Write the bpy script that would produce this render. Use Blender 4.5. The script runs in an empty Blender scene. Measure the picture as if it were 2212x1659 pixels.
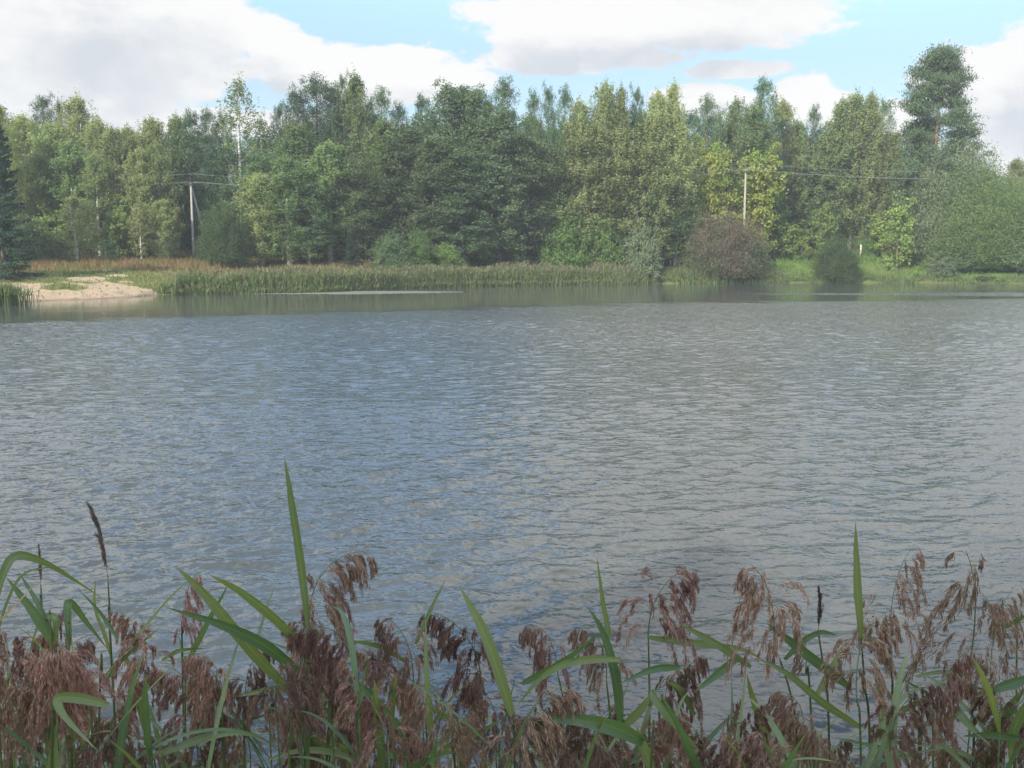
import bpy, math, random
import numpy as np
from mathutils import Vector, Matrix

# ------------------------------------------------------------------ camera
sc = bpy.context.scene
col = sc.collection
PITCH = math.radians(7.55); F = 2125.0; CX = 1106.0; CY = 829.5; CAMZ = 3.4
cd = bpy.data.cameras.new("camera"); cam = bpy.data.objects.new("camera", cd); col.objects.link(cam)
cam.location = (0, 0, CAMZ); cam.rotation_euler = (math.radians(90) - PITCH, 0, 0)
cd.sensor_width = 36; cd.lens = 36 * F / 2212.0; cd.clip_start = 0.05; cd.clip_end = 5000
sc.camera = cam

# ------------------------------------------------------------------ world, sun, exposure
SUN_EL = math.radians(34); SUN_AZ = math.radians(214)      # clockwise from +Y: behind the viewer, to the left
sdir = Vector((math.sin(SUN_AZ) * math.cos(SUN_EL), math.cos(SUN_AZ) * math.cos(SUN_EL), math.sin(SUN_EL)))
world = bpy.data.worlds.new("World"); sc.world = world; world.use_nodes = True
SKY_STRENGTH = 0.13
sl = bpy.data.lights.new("sun", 'SUN'); sl.energy = 5.0; sl.angle = math.radians(0.6); sl.color = (1.0, 0.91, 0.76)
so = bpy.data.objects.new("sun", sl); col.objects.link(so); so.location = (-30, -30, 40)
so.rotation_euler = sdir.to_track_quat('Z', 'Y').to_euler()
sc.view_settings.view_transform = 'Standard'; sc.view_settings.look = 'None'
sc.view_settings.exposure = 0.68; sc.view_settings.gamma = 1.0; sc.view_settings.use_curve_mapping = False
sc.render.engine = 'CYCLES'
sc.cycles.max_bounces = 6; sc.cycles.diffuse_bounces = 2; sc.cycles.glossy_bounces = 2
sc.cycles.transmission_bounces = 3; sc.cycles.volume_bounces = 0; sc.cycles.transparent_max_bounces = 6
sc.cycles.use_denoising = True

def px_dir(u, v):
    dx = (u - CX) / F; dz = -(v - CY) / F
    return np.array([dx, math.cos(PITCH) + dz * math.sin(PITCH), -math.sin(PITCH) + dz * math.cos(PITCH)])
def at(u, v, Y):                      # the point seen at (u, v), Y metres ahead
    d = px_dir(u, v); return np.array([0, 0, CAMZ]) + d * (Y / d[1])
def on_z(u, v, z):
    d = px_dir(u, v); t = (z - CAMZ) / d[2]; return np.array([0, 0, CAMZ]) + d * t
def proj(x, y, z):
    zz = z - CAMZ
    f = y * math.cos(PITCH) - zz * math.sin(PITCH); up = y * math.sin(PITCH) + zz * math.cos(PITCH)
    return CX + F * x / f, CY - F * up / f

class NT:                             # small node helper
    def __init__(s, tree): s.t = tree; s.n = tree.nodes; s.l = tree.links
    def new(s, kind, **kw):
        n = s.n.new(kind)
        for k, v in kw.items(): setattr(n, k, v)
        return n
    def put(s, sock, v):
        if isinstance(v, bpy.types.NodeSocket): s.l.new(v, sock)
        elif v is not None: sock.default_value = v
    def m(s, op, a, b=None, c=None, clamp=False):
        n = s.new('ShaderNodeMath', operation=op, use_clamp=clamp); s.put(n.inputs[0], a)
        if b is not None: s.put(n.inputs[1], b)
        if c is not None: s.put(n.inputs[2], c)
        return n.outputs[0]
    def v(s, op, a, b=None, scale=None):
        n = s.new('ShaderNodeVectorMath', operation=op); s.put(n.inputs[0], a)
        if b is not None: s.put(n.inputs[1], b)
        if scale is not None: s.put(n.inputs['Scale'], scale)
        return n.outputs['Value'] if op in ('LENGTH', 'DOT_PRODUCT') else n.outputs[0]
    def mr(s, x, a, b, c=0.0, d=1.0, smooth=True):
        n = s.new('ShaderNodeMapRange', interpolation_type='SMOOTHSTEP' if smooth else 'LINEAR')
        for k, w in enumerate((x, a, b, c, d)): s.put(n.inputs[k], w)
        return n.outputs[0]
    def mix(s, f, a, b):
        n = s.new('ShaderNodeMix', data_type='RGBA'); s.put(n.inputs[0], f)
        s.put(n.inputs[6], a if not isinstance(a, tuple) else (*a, 1)[:4]); s.put(n.inputs[7], b if not isinstance(b, tuple) else (*b, 1)[:4])
        return n.outputs[2]
    def noise(s, vec, scale, detail=3, rough=0.55, lac=2.0):
        n = s.new('ShaderNodeTexNoise'); s.put(n.inputs['Vector'], vec); n.inputs['Scale'].default_value = scale
        n.inputs['Detail'].default_value = detail; n.inputs['Roughness'].default_value = rough; n.inputs['Lacunarity'].default_value = lac
        return n.outputs[0]
    def xyz(s, a, b, c):
        n = s.new('ShaderNodeCombineXYZ'); s.put(n.inputs[0], a); s.put(n.inputs[1], b); s.put(n.inputs[2], c); return n.outputs[0]
    def sep(s, vec):
        n = s.new('ShaderNodeSeparateXYZ'); s.put(n.inputs[0], vec); return n.outputs

# ---- clouds: a node group giving cloud thickness for a direction (azimuth, elevation)
CLOUDS = [(250, 60, 400, 175), (120, 190, 330, 55), (800, 165, 300, 75), (620, 120, 120, 55), (1440, 40, 520, 72), (1230, 118, 260, 48), (1180, 60, 190, 75),
          (1520, 222, 125, 42), (1738, 205, 75, 50), (1770, 230, 95, 40), (1945, 255, 80, 48), (2290, 190, 310, 140), (2260, 330, 260, 70),
          (100, 262, 420, 34), (520, 262, 380, 30), (1600, 150, 130, 22)]
cg = bpy.data.node_groups.new("cloud_field", 'ShaderNodeTree')
cg.interface.new_socket("dir", in_out='INPUT', socket_type='NodeSocketVector')
cg.interface.new_socket("lift", in_out='INPUT', socket_type='NodeSocketFloat')
cg.interface.new_socket("value", in_out='OUTPUT', socket_type='NodeSocketFloat')
g = NT(cg); gi = g.new('NodeGroupInput'); go = g.new('NodeGroupOutput')
sp = g.sep(g.v('NORMALIZE', gi.outputs[0]))
az = g.m('ARCTAN2', sp[0], sp[1]); el = g.m('ADD', g.m('ARCSINE', sp[2]), gi.outputs[1])
P = g.xyz(az, el, 0.0)
nd = g.xyz(g.m('MULTIPLY', az, 1.0), g.m('MULTIPLY', el, 2.1), 0.0)
n1 = g.m('ADD', g.m('MULTIPLY', g.noise(nd, 7.0, 8, 0.62), 0.6), g.m('MULTIPLY', g.noise(nd, 19.0, 6, 0.6), 0.4))
best = None
for (u, v, ru, rv) in CLOUDS:
    d = px_dir(u, v); d = d / np.linalg.norm(d)
    ca = math.atan2(d[0], d[1]); ce = math.asin(d[2])
    q = g.v('MULTIPLY', g.v('SUBTRACT', P, (ca, ce, 0)), (F / ru, F / rv, 0))
    e = g.m('SUBTRACT', 1.0, g.v('LENGTH', q))
    e = g.m('MULTIPLY', e, 1.0)
    best = e if best is None else g.m('MAXIMUM', best, e)
for (ca, ce, ra, re) in [(0.38, 0.52, 0.50, 0.30), (0.10, 0.95, 0.5, 0.3), (-0.62, 0.50, 0.30, 0.22), (0.85, 0.3, 0.4, 0.22), (0.22, 0.36, 0.28, 0.10)]:
    q = g.v('MULTIPLY', g.v('SUBTRACT', P, (ca, ce, 0)), (1 / ra, 1 / re, 0))
    best = g.m('MAXIMUM', best, g.m('SUBTRACT', 1.0, g.v('LENGTH', q)))
# elsewhere in the sky: the same broken cloud cover from noise alone
sph = g.v('NORMALIZE', gi.outputs[0])
s2 = g.sep(sph); plane = g.v('SCALE', g.xyz(s2[0], s2[1], 0.0), scale=g.m('DIVIDE', 1.0, g.m('ADD', g.m('MAXIMUM', s2[2], 0.0), 0.25)))
far = g.m('MULTIPLY', g.m('SUBTRACT', g.noise(plane, 1.7, 5, 0.5), 0.50), 3.0)
farw = g.m('MAXIMUM', g.mr(g.m('ABSOLUTE', az), 0.62, 0.85), g.mr(el, 0.75, 1.0))
far = g.m('MULTIPLY', far, farw)
best = g.m('MAXIMUM', best, g.m('SUBTRACT', far, g.m('SUBTRACT', 1.0, farw)))
gq = g.v('MULTIPLY', g.v('SUBTRACT', P, (-0.19, 0.60, 0)), (1 / 0.20, 1 / 0.42, 0))
best = g.m('SUBTRACT', best, g.m('MULTIPLY', g.m('MAXIMUM', g.m('SUBTRACT', 1.0, g.v('LENGTH', gq)), 0.0), 2.2))
val = g.m('ADD', best, g.m('MULTIPLY', g.m('SUBTRACT', n1, 0.5), 2.5))
g.l.new(val, go.inputs[0])

w = NT(world.node_tree); bg = w.n['Background']; bg.inputs[1].default_value = SKY_STRENGTH
sky = w.new('ShaderNodeTexSky', sky_type='NISHITA'); sky.sun_disc = False
sky.sun_elevation = SUN_EL; sky.sun_rotation = SUN_AZ; sky.air_density = 1.0; sky.dust_density = 0.6; sky.ozone_density = 1.5
tc = w.new('ShaderNodeTexCoord'); dirn = tc.outputs['Generated']
def cf(lift):
    n = w.new('ShaderNodeGroup'); n.node_tree = cg; w.l.new(dirn, n.inputs[0]); n.inputs[1].default_value = lift; return n.outputs[0]
c0 = cf(0.0); c1 = cf(0.036)
cover = w.mr(c0, 0.04, 0.26)
thick = w.mr(c1, 0.05, 0.85)
k = 1.0 / SKY_STRENGTH
elz = w.sep(w.v('NORMALIZE', dirn))[2]
hi = w.mr(elz, 0.24, 0.6)                     # overhead clouds get added brightness, to lift the water and the near reeds
lit = tuple(k * c for c in (0.61, 0.605, 0.60)); dark = tuple(k * c for c in (0.42, 0.445, 0.48)); under = tuple(k * c for c in (1.50, 1.46, 1.38))  # under: overhead cloud colour, boosted well above the lit clouds ahead
bn = w.noise(dirn, 14.0, 4, 0.6)
ccol = w.mix(w.m('MULTIPLY', thick, w.mr(bn, 0.3, 0.7, 0.6, 1.1)), lit, dark)
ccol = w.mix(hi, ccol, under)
blue = w.v('SCALE', w.v('MULTIPLY', sky.outputs[0], (0.98, 1.08, 1.14)), scale=w.mr(elz, 0.15, 0.4, 0.72, 2.1))  # blue is boosted overhead too, for a brighter reflection in the pond
veil = w.mix(w.mr(elz, 0.0, 0.30, 0.85, 0.15), blue, tuple(k * c for c in (0.43, 0.54, 0.60)))
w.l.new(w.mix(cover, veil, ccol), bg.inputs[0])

# ------------------------------------------------------------------ object helpers
def tag(o, label=None, cat=None, group=None, kind=None):
    if label: o['label'] = label
    if cat: o['category'] = cat
    if group: o['group'] = group
    if kind: o['kind'] = kind
    return o
def empty(name, loc, rz=0.0):
    o = bpy.data.objects.new(name, None); col.objects.link(o); o.location = loc; o.rotation_euler = (0, 0, rz)
    o.empty_display_size = 0.3; return o
def mesh(name, V, faces, mats, midx=None, smooth=False):
    """faces: list of int arrays (n,3) or (n,4)"""
    me = bpy.data.meshes.new(name); V = np.asarray(V, dtype=np.float32).reshape(-1, 3)
    me.vertices.add(len(V)); me.vertices.foreach_set("co", V.ravel())
    if not isinstance(faces, list): faces = [faces]
    faces = [np.asarray(f, dtype=np.int32) for f in faces if len(f)]
    tot = np.concatenate([np.full(len(f), f.shape[1], np.int32) for f in faces])
    me.loops.add(int(tot.sum())); me.loops.foreach_set("vertex_index", np.concatenate([f.ravel() for f in faces]))
    me.polygons.add(len(tot)); st = np.concatenate([[0], np.cumsum(tot)[:-1]]).astype(np.int32)
    me.polygons.foreach_set("loop_start", st); me.polygons.foreach_set("loop_total", tot)
    if midx is not None: me.polygons.foreach_set("material_index", np.asarray(midx, np.int32))
    if smooth: me.polygons.foreach_set("use_smooth", np.ones(len(tot), bool))
    me.update(calc_edges=True)
    for m in (mats if isinstance(mats, (list, tuple)) else [mats]): me.materials.append(m)
    return me
def link(name, me, parent=None):
    o = bpy.data.objects.new(name, me); col.objects.link(o)
    if parent: o.parent = parent
    return o
class MB:
    def __init__(s): s.V = []; s.Q = []; s.T = []; s.n = 0; s.mq = []; s.mt = []
    def add(s, V, Q=None, T=None, mi=0):
        V = np.asarray(V, float).reshape(-1, 3)
        if Q is not None and len(Q): s.Q.append(np.asarray(Q) + s.n); s.mq += [mi] * len(Q)
        if T is not None and len(T): s.T.append(np.asarray(T) + s.n); s.mt += [mi] * len(T)
        s.V.append(V); s.n += len(V)
    def tube(s, pts, rad, seg=6, mi=0, cap=True):
        pts = np.asarray(pts, float); n = len(pts); rad = np.broadcast_to(rad, (n,))
        T = np.gradient(pts, axis=0); T /= np.linalg.norm(T, axis=1)[:, None] + 1e-9
        ref = np.array([0.0, 1, 0]) if abs(T[0][1]) < .9 else np.array([1.0, 0, 0])
        A = np.cross(T, ref); A /= np.linalg.norm(A, axis=1)[:, None] + 1e-9; B = np.cross(T, A)
        th = np.arange(seg) * 2 * np.pi / seg
        V = pts[:, None] + rad[:, None, None] * (np.cos(th)[None, :, None] * A[:, None] + np.sin(th)[None, :, None] * B[:, None])
        i = np.arange(n - 1)[:, None] * seg; j = np.arange(seg)[None]; j2 = (j + 1) % seg
        Q = np.stack([i + j, i + j2, i + seg + j2, i + seg + j], -1).reshape(-1, 4)
        V = V.reshape(-1, 3); Tt = None
        if cap:
            V = np.vstack([V, pts[:1], pts[-1:]]); a = len(V) - 2; b = len(V) - 1
            jj = np.arange(seg)
            Tt = np.vstack([np.stack([np.full(seg, a), (jj + 1) % seg, jj], 1), np.stack([np.full(seg, b), (n - 1) * seg + jj, (n - 1) * seg + (jj + 1) % seg], 1)])
        s.add(V, Q, Tt, mi)
    def box(s, c, d, mi=0, rot=None):
        x, y, z = d; V = np.array([[i, j, k] for i in (-.5, .5) for j in (-.5, .5) for k in (-.5, .5)]) * (x, y, z)
        if rot is not None: V = V @ rot.T
        s.add(V + c, [[0, 1, 3, 2], [4, 6, 7, 5], [0, 4, 5, 1], [2, 3, 7, 6], [0, 2, 6, 4], [1, 5, 7, 3]], None, mi)
    def mesh(s, name, mats, smooth=False):
        f = []; mi = []
        if s.Q: f.append(np.vstack(s.Q)); mi += s.mq
        if s.T: f.append(np.vstack(s.T)); mi += s.mt
        return mesh(name, np.vstack(s.V), f, mats, mi, smooth)

# ------------------------------------------------------------------ materials
def new_mat(name):
    m = bpy.data.materials.new(name); m.use_nodes = True; t = NT(m.node_tree); b = m.node_tree.nodes['Principled BSDF']; return m, t, b
def foliage(name, c1, c2, c3=None, trans=0.35, rough=0.65, spec=0.15, zscale=None, hue=0.0):
    m, t, b = new_mat(name)
    geo = t.new('ShaderNodeNewGeometry'); oi = t.new('ShaderNodeObjectInfo'); tc = t.new('ShaderNodeTexCoord')
    r = geo.outputs['Random Per Island']
    c = t.mix(r, c1, c2)
    if c3: c = t.mix(t.mr(t.noise(tc.outputs['Object'], 0.35, 3), 0.45, 0.65), c, c3)
    hs = t.new('ShaderNodeHueSaturation'); t.put(hs.inputs['Color'], c)
    t.put(hs.inputs['Hue'], t.m('MULTIPLY_ADD', oi.outputs['Random'], 0.03, 0.488 + hue))
    t.put(hs.inputs['Value'], t.m('MULTIPLY_ADD', t.m('FRACT', t.m('MULTIPLY', oi.outputs['Random'], 7.31)), 0.45, 0.8))
    b.inputs['Roughness'].default_value = rough; b.inputs['Specular IOR Level'].default_value = spec
    t.l.new(hs.outputs[0], b.inputs['Base Color'])
    tr = t.new('ShaderNodeBsdfTranslucent'); t.l.new(t.v('MULTIPLY', hs.outputs[0], (1.25, 1.2, 0.7)), tr.inputs[0])
    mx = t.new('ShaderNodeMixShader'); mx.inputs[0].default_value = trans
    t.l.new(b.outputs[0], mx.inputs[1]); t.l.new(tr.outputs[0], mx.inputs[2])
    t.l.new(mx.outputs[0], t.n['Material Output'].inputs[0]); return m
def bark(name, c1, c2, scale=6.0, spots=False):
    m, t, b = new_mat(name); tc = t.new('ShaderNodeTexCoord')
    v = t.v('MULTIPLY', tc.outputs['Object'], (1, 1, 0.35 if not spots else 2.2))
    n = t.noise(v, scale, 4); t.l.new(t.mix(t.mr(n, 0.42, 0.6) if not spots else t.mr(n, 0.55, 0.62), c1, c2), b.inputs['Base Color'])
    b.inputs['Roughness'].default_value = 0.85; b.inputs['Specular IOR Level'].default_value = 0.2
    bp = t.new('ShaderNodeBump'); bp.inputs['Distance'].default_value = 0.02; t.l.new(n, bp.inputs['Height']); t.l.new(bp.outputs[0], b.inputs['Normal'])
    return m
M = {}
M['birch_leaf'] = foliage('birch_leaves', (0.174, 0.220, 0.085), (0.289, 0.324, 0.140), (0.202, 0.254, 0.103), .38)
M['birch_leaf_dark'] = foliage('shade_toned_birch_leaves', (0.104, 0.166, 0.064), (0.200, 0.255, 0.098), (0.126, 0.186, 0.068), .3)  # darker copy of the birch leaves, shade put into the colour
M['alder_leaf'] = foliage('shade_toned_alder_leaves', (0.057, 0.103, 0.045), (0.130, 0.175, 0.079), (0.081, 0.133, 0.056), .25)  # dark alder green, also standing in for cloud shade on the wood
M['aspen_leaf'] = foliage('shade_toned_aspen_leaves', (0.060, 0.105, 0.048), (0.118, 0.165, 0.080), (0.085, 0.120, 0.062), .25)  # dark aspen tone carries the cloud shade over the central trees
M['pine_needle'] = foliage('pine_needles', (0.046, 0.097, 0.047), (0.096, 0.155, 0.071), (0.061, 0.114, 0.052), .12)
M['bigpine_needle'] = foliage('old_pine_needles', (0.058, 0.104, 0.052), (0.116, 0.159, 0.076), None, .12)
M['spruce_needle'] = foliage('spruce_needles', (0.026, 0.058, 0.038), (0.052, 0.090, 0.052), None, .1)
M['green_bush'] = foliage('bush_leaves', (0.080, 0.145, 0.043), (0.145, 0.225, 0.065), (0.102, 0.174, 0.051), .35)
M['willow_green'] = foliage('willow_leaves', (0.084, 0.132, 0.044), (0.136, 0.189, 0.064), (0.106, 0.154, 0.049), .35)
M['willow_grey'] = foliage('grey_willow_leaves', (0.113, 0.157, 0.081), (0.180, 0.228, 0.128), None, .3)
M['willow_dark'] = foliage('dark_willow_leaves', (0.038, 0.066, 0.026), (0.068, 0.101, 0.040), None, .3)
M['willow_brown'] = foliage('browning_willow_leaves', (.085, .072, .050), (.145, .120, .080), (.090, .105, .055), .25)
M['maple_yellow'] = foliage('yellowing_maple_leaves', (0.17, 0.22, 0.05), (0.34, 0.32, 0.08), (0.175, 0.250, 0.056), .45)
M['maple_bright'] = foliage('bright_maple_leaves', (.15, .215, .055), (.24, .30, .09), (.12, .18, .055), .4)
M['birch_bark'] = bark('birch_bark', (.56, .54, .49), (.08, .075, .07), 5, True)
M['pine_bark'] = bark('pine_bark', (.24, .13, .075), (.11, .075, .055), 6)
M['orange_bark'] = bark('orange_pine_bark', (.28, .17, .11), (.18, .12, .085), 6)
M['dark_bark'] = bark('grey_bark', (.13, .115, .10), (.07, .06, .055), 6)

# ------------------------------------------------------------------ terrain shape
_sh = [(-900, 658), (30, 653), (120, 649), (200, 646), (290, 641), (340, 636.5), (500, 634), (700, 631), (850, 624), (1000, 619), (1200, 615), (1400, 613), (1700, 610.5), (2000, 611), (2212, 613), (3200, 618)]
_pts = [on_z(u, v, 0) for u, v in _sh]
SX = np.array([p[0] for p in _pts]); SY = np.array([p[1] for p in _pts])
def shore(x): return np.interp(x, SX, SY)
def vnoise(x, y, s, seed=0):
    return (np.sin(x / s * 1.7 + seed) * np.cos(y / s * 1.3 + seed * 2.1) + 0.5 * np.sin(x / s * 3.9 + y / s * 2.3 + seed * 3) + 0.3 * np.sin(y / s * 6.1 - x / s * 4.7 + seed)) / 1.8
def H(x, y):
    x = np.asarray(x, float); y = np.asarray(y, float)
    near = np.interp(x, [-40, -6, 6, 40], [5.6, 4.2, 4.2, 5.6]) + 0.25 * np.sin(x * 1.3)
    sf = y - shore(x) + 0.35 * np.sin(x * .8) + 0.2 * np.sin(x * 2.1); sn = near - y; sl_ = -46 - x; sr = x - 78
    s = np.maximum(np.maximum(sf, sn), np.maximum(sl_, sr))
    L = np.interp(s, [0, 4, 18, 30, 45, 220], [0.0, .40, 1.35, 2.15, 2.85, 4.0])
    C = np.interp(s, [0, 4, 9, 16, 40, 220], [0.0, .55, 1.7, 2.3, 3.0, 4.0])
    R = np.interp(s, [0, 1, 3, 9, 15, 40, 220], [0.0, .35, .8, 2.35, 3.2, 3.6, 4.3])
    Nn = np.interp(s, [0, 1, 3, 5, 60], [0.0, .35, 1.2, 1.75, 3.0])
    wl = np.interp(x, [-26, -14], [1, 0]); wr = np.interp(x, [12, 20], [0, 1])
    land = L * wl + R * wr + C * (1 - wl - wr)
    land = np.where((sn > -2) & (sn >= sf), Nn, land)
    h = np.where(s > 0, land, np.maximum(s * 0.22, -1.8))
    return h + np.where(s > 1, 0.07 * vnoise(x, y, 4.0, 1) + 0.04 * vnoise(x, y, 1.3, 2), 0) * np.clip(s - 1, 0, 1)
def ground_at(u, v):                 # where the sight line through (u, v) meets the terrain
    d = px_dir(u, v)
    for Y in np.arange(60, 190, 0.25):
        p = np.array([0, 0, CAMZ]) + d * (Y / d[1])
        if p[2] <= H(p[0], p[1]): return p
    return p
# ------------------------------------------------------------------ ground
def graded(lo, hi, f0, f1, step, coarse):
    a = list(np.arange(f0, f1 + 1e-6, step)); x = f0; st = step
    while x > lo: st = min(st * 1.25, coarse); x -= st; a.insert(0, x)
    x = f1; st = step
    while x < hi: st = min(st * 1.25, coarse); x += st; a.append(x)
    return np.array(a)
def sheet(name, xs, ys, zf, mats, attrs=None):
    X, Y = np.meshgrid(xs, ys); Z = zf(X, Y); nx = len(xs); ny = len(ys)
    V = np.stack([X, Y, Z], -1).reshape(-1, 3)
    i = (np.arange(ny - 1)[:, None] * nx + np.arange(nx - 1)[None]).ravel()
    me = mesh(name, V, np.stack([i, i + 1, i + nx + 1, i + nx], 1), mats, None, True)
    for k, fn in (attrs or {}).items():
        a = me.attributes.new(k, 'FLOAT', 'POINT'); a.data.foreach_set("value", np.asarray(fn(V), np.float32).ravel())
    return link(name, me)
def sst(x, a, b): t = np.clip((x - a) / (b - a), 0, 1); return t * t * (3 - 2 * t)
def sand_attr(V):
    u, v = proj(V[:, 0], V[:, 1], np.maximum(V[:, 2], 0)); wob = 3.0 * np.sin(u / 17.0) + 2 * np.sin(u / 7.3 + v / 3)
    top = np.interp(u, [-400, 30, 60, 120, 230, 290, 330, 352], [606, 612, 611, 612, 611, 617, 628, 640])
    s = sst(v + wob * .6, top - 3, top + 2) * sst(-u, -360, -335)
    grass = 1 - sst(np.hypot((u - 138) / 60, (v - 621 + wob * .5) / 7.5), .75, 1.05)
    s = s * (1 - grass)
    for (cu, cv, ru, rv) in ((190, 603, 52, 6.0), (252, 596, 26, 3.5), (90, 600, 40, 2.0), (270, 609, 22, 2.0)):
        s = np.maximum(s, 1 - sst(np.hypot((u - cu) / ru, (v - cv + wob * .3) / rv), .7, 1.1))
    s = np.where((V[:, 1] < 60) | (V[:, 1] > 110) | (V[:, 0] > -24), 0, s)
    return s
def dry_attr(V):
    u, v = proj(V[:, 0], V[:, 1], V[:, 2]); lim = np.interp(u, [0, 250, 420, 560, 700, 900], [588, 583, 590, 592, 580, 560])
    return np.where((V[:, 1] > 66) & (V[:, 0] < 5), np.maximum(1 - sst(v, lim - 4, lim + 5), .46 * (V[:, 0] < -12)), 0)
m, t, b = new_mat("ground"); tcn = t.new('ShaderNodeTexCoord').outputs['Object']
def attr(t, n): a = t.new('ShaderNodeAttribute'); a.attribute_name = n; return a.outputs['Fac']
nA = t.noise(tcn, 0.9, 6, .65); nB = t.noise(tcn, 5.0, 4, .6); nC = t.noise(tcn, 0.12, 3)
green = t.mix(t.mr(nA, .3, .7), (.075, .125, .032), (.14, .20, .055)); green = t.mix(t.mr(nC, .45, .7), green, (.11, .12, .045))
dry = t.mix(t.mr(nA, .3, .7), (.17, .10, .055), (.25, .17, .085)); sandc = t.mix(t.mr(nB, .3, .7), (.27, .205, .135), (.38, .295, .20))
sandc = t.mix(t.mr(nA, .5, .7, 0, .75), sandc, (.20, .155, .10))
c = t.mix(t.mr(t.m('ADD', attr(t, 'dry'), t.m('MULTIPLY', t.m('SUBTRACT', nA, .5), .8)), .35, .65), green, dry)
c = t.mix(t.mr(t.m('ADD', attr(t, 'sand'), t.m('MULTIPLY', t.m('SUBTRACT', nB, .5), 1.6)), .35, .65), c, sandc)
zz = t.sep(tcn)[2]; c = t.mix(t.mr(zz, -0.02, .16, 1, 0), c, (.075, .052, .032)) if False else c
wet = t.mr(zz, 0.0, 0.14, 0.55, 0.0); c = t.mix(wet, c, (.11, .075, .045))
t.l.new(c, b.inputs['Base Color']); b.inputs['Roughness'].default_value = .95; b.inputs['Specular IOR Level'].default_value = .1
bp = t.new('ShaderNodeBump'); bp.inputs['Distance'].default_value = .12; t.l.new(nB, bp.inputs['Height']); t.l.new(bp.outputs[0], b.inputs['Normal'])
xs = np.unique(np.round(np.concatenate([graded(-900, 900, -48, 82, 1.0, 60), np.arange(-48, -22, .35)]), 3))
ys = np.unique(np.round(np.concatenate([graded(-200, 1800, 60, 150, 1.0, 60), np.arange(66, 96, .35), np.arange(-2, 8, .4)]), 3))
tag(sheet("ground", xs, ys, H, [m], {'sand': sand_attr, 'dry': dry_attr}), kind='structure')

# ------------------------------------------------------------------ pond water
wg = bpy.data.node_groups.new("wave_height", 'ShaderNodeTree')
wg.interface.new_socket("p", in_out='INPUT', socket_type='NodeSocketVector'); wg.interface.new_socket("h", in_out='OUTPUT', socket_type='NodeSocketFloat')
q = NT(wg); qi = q.new('NodeGroupInput'); qo = q.new('NodeGroupOutput')
def rot(vec, a): n = q.new('ShaderNodeVectorRotate'); n.rotation_type = 'Z_AXIS'; q.put(n.inputs['Vector'], vec); n.inputs['Angle'].default_value = a; return n.outputs[0]
a2 = q.noise(q.v('MULTIPLY', rot(qi.outputs[0], -.22), (1.0, 1.7, 1)), 3.6, 2, .5)
a3 = q.noise(q.v('MULTIPLY', rot(qi.outputs[0], .3), (1.0, 1.5, 1)), 10.0, 1, .5)
hh = q.m('ADD', q.m('MULTIPLY', a2, .024), q.m('MULTIPLY', a3, .0105))
q.l.new(hh, qo.inputs[0])
m, t, b = new_mat("pond_water"); gp = t.new('ShaderNodeNewGeometry').outputs['Position']
def wh(off):
    n = t.new('ShaderNodeGroup'); n.node_tree = wg; t.put(n.inputs[0], t.v('ADD', gp, off)); return n.outputs[0]
E = .012; h0 = wh((0, 0, 0)); hx = wh((E, 0, 0)); hy = wh((0, E, 0))
mid = t.noise(t.v('MULTIPLY', gp, (.35, 1, 1)), .6, 4, .6)
amp = t.m('MAXIMUM', attr(t, 'amp'), t.mr(mid, .3, .7, .06, .16))
nx = t.m('MULTIPLY', t.m('MULTIPLY', t.m('SUBTRACT', h0, hx), 1 / E), amp); ny = t.m('MULTIPLY', t.m('MULTIPLY', t.m('SUBTRACT', h0, hy), 1 / E), amp)
gn = t.new('ShaderNodeNewGeometry').outputs['Normal']
t.l.new(t.v('NORMALIZE', t.v('ADD', gn, t.xyz(nx, ny, 0.0))), b.inputs['Normal'])
b.inputs['Base Color'].default_value = (.052, .059, .058, 1); b.inputs['IOR'].default_value = 1.333
b.inputs['Roughness'].default_value = .06; b.inputs['Specular IOR Level'].default_value = .5
wr_ = np.random.default_rng(77); WV = []
for lam in np.exp(np.linspace(math.log(.16), math.log(1.15), 72)):
    k_ = 2 * np.pi / lam; th = -np.pi / 2 + .18 + wr_.normal(0, .62); WV.append((k_ * math.cos(th), k_ * math.sin(th), wr_.uniform(0, 6.28), .034 / k_ * (1.0 if lam < .5 else .55), lam))
def water_amp(X, Y):
    yb = np.interp(X, [-26, 10, 45], [49.5, 70, 76]) + 2.2 * vnoise(X * .35, Y, 1.9, 3) + 1.2 * vnoise(X * .3, Y, .7, 5)
    w_ = sst(yb - Y, -1.2, 3.2) * (1 - sst(yb - Y, 2, 16) * .0)
    g_ = .85 + .22 * vnoise(X * .5, Y, 7.0, 8)
    cy = 84.0 - .03 * (X - 19); hw = .05 + .17 * np.maximum(X - 17, 0); st = (1 - sst(np.abs(Y - cy) / hw, .7, 1.15)) * sst(X, 17, 24)
    return np.maximum(w_ * g_, 1.6 * st)
def water_z(X, Y, step):
    Z = np.zeros_like(X)
    for kx, ky, ph, A, lam in WV:
        if lam < step * 3.2: continue
        Z += A * np.sin(kx * X + ky * Y + ph + .8 * np.sin(X * .31 + ph * 5) + .6 * np.sin(Y * .27 + ph * 3))
    e_ = sst(X - X.min(), 0, 1.5) * sst(X.max() - X, 0, 1.5)
    return Z * water_amp(X, Y) * e_ * np.interp(Y, [15, 50, 75], [1.05, 1.0, 1.05])
mb = MB(); AMP = []
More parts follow.
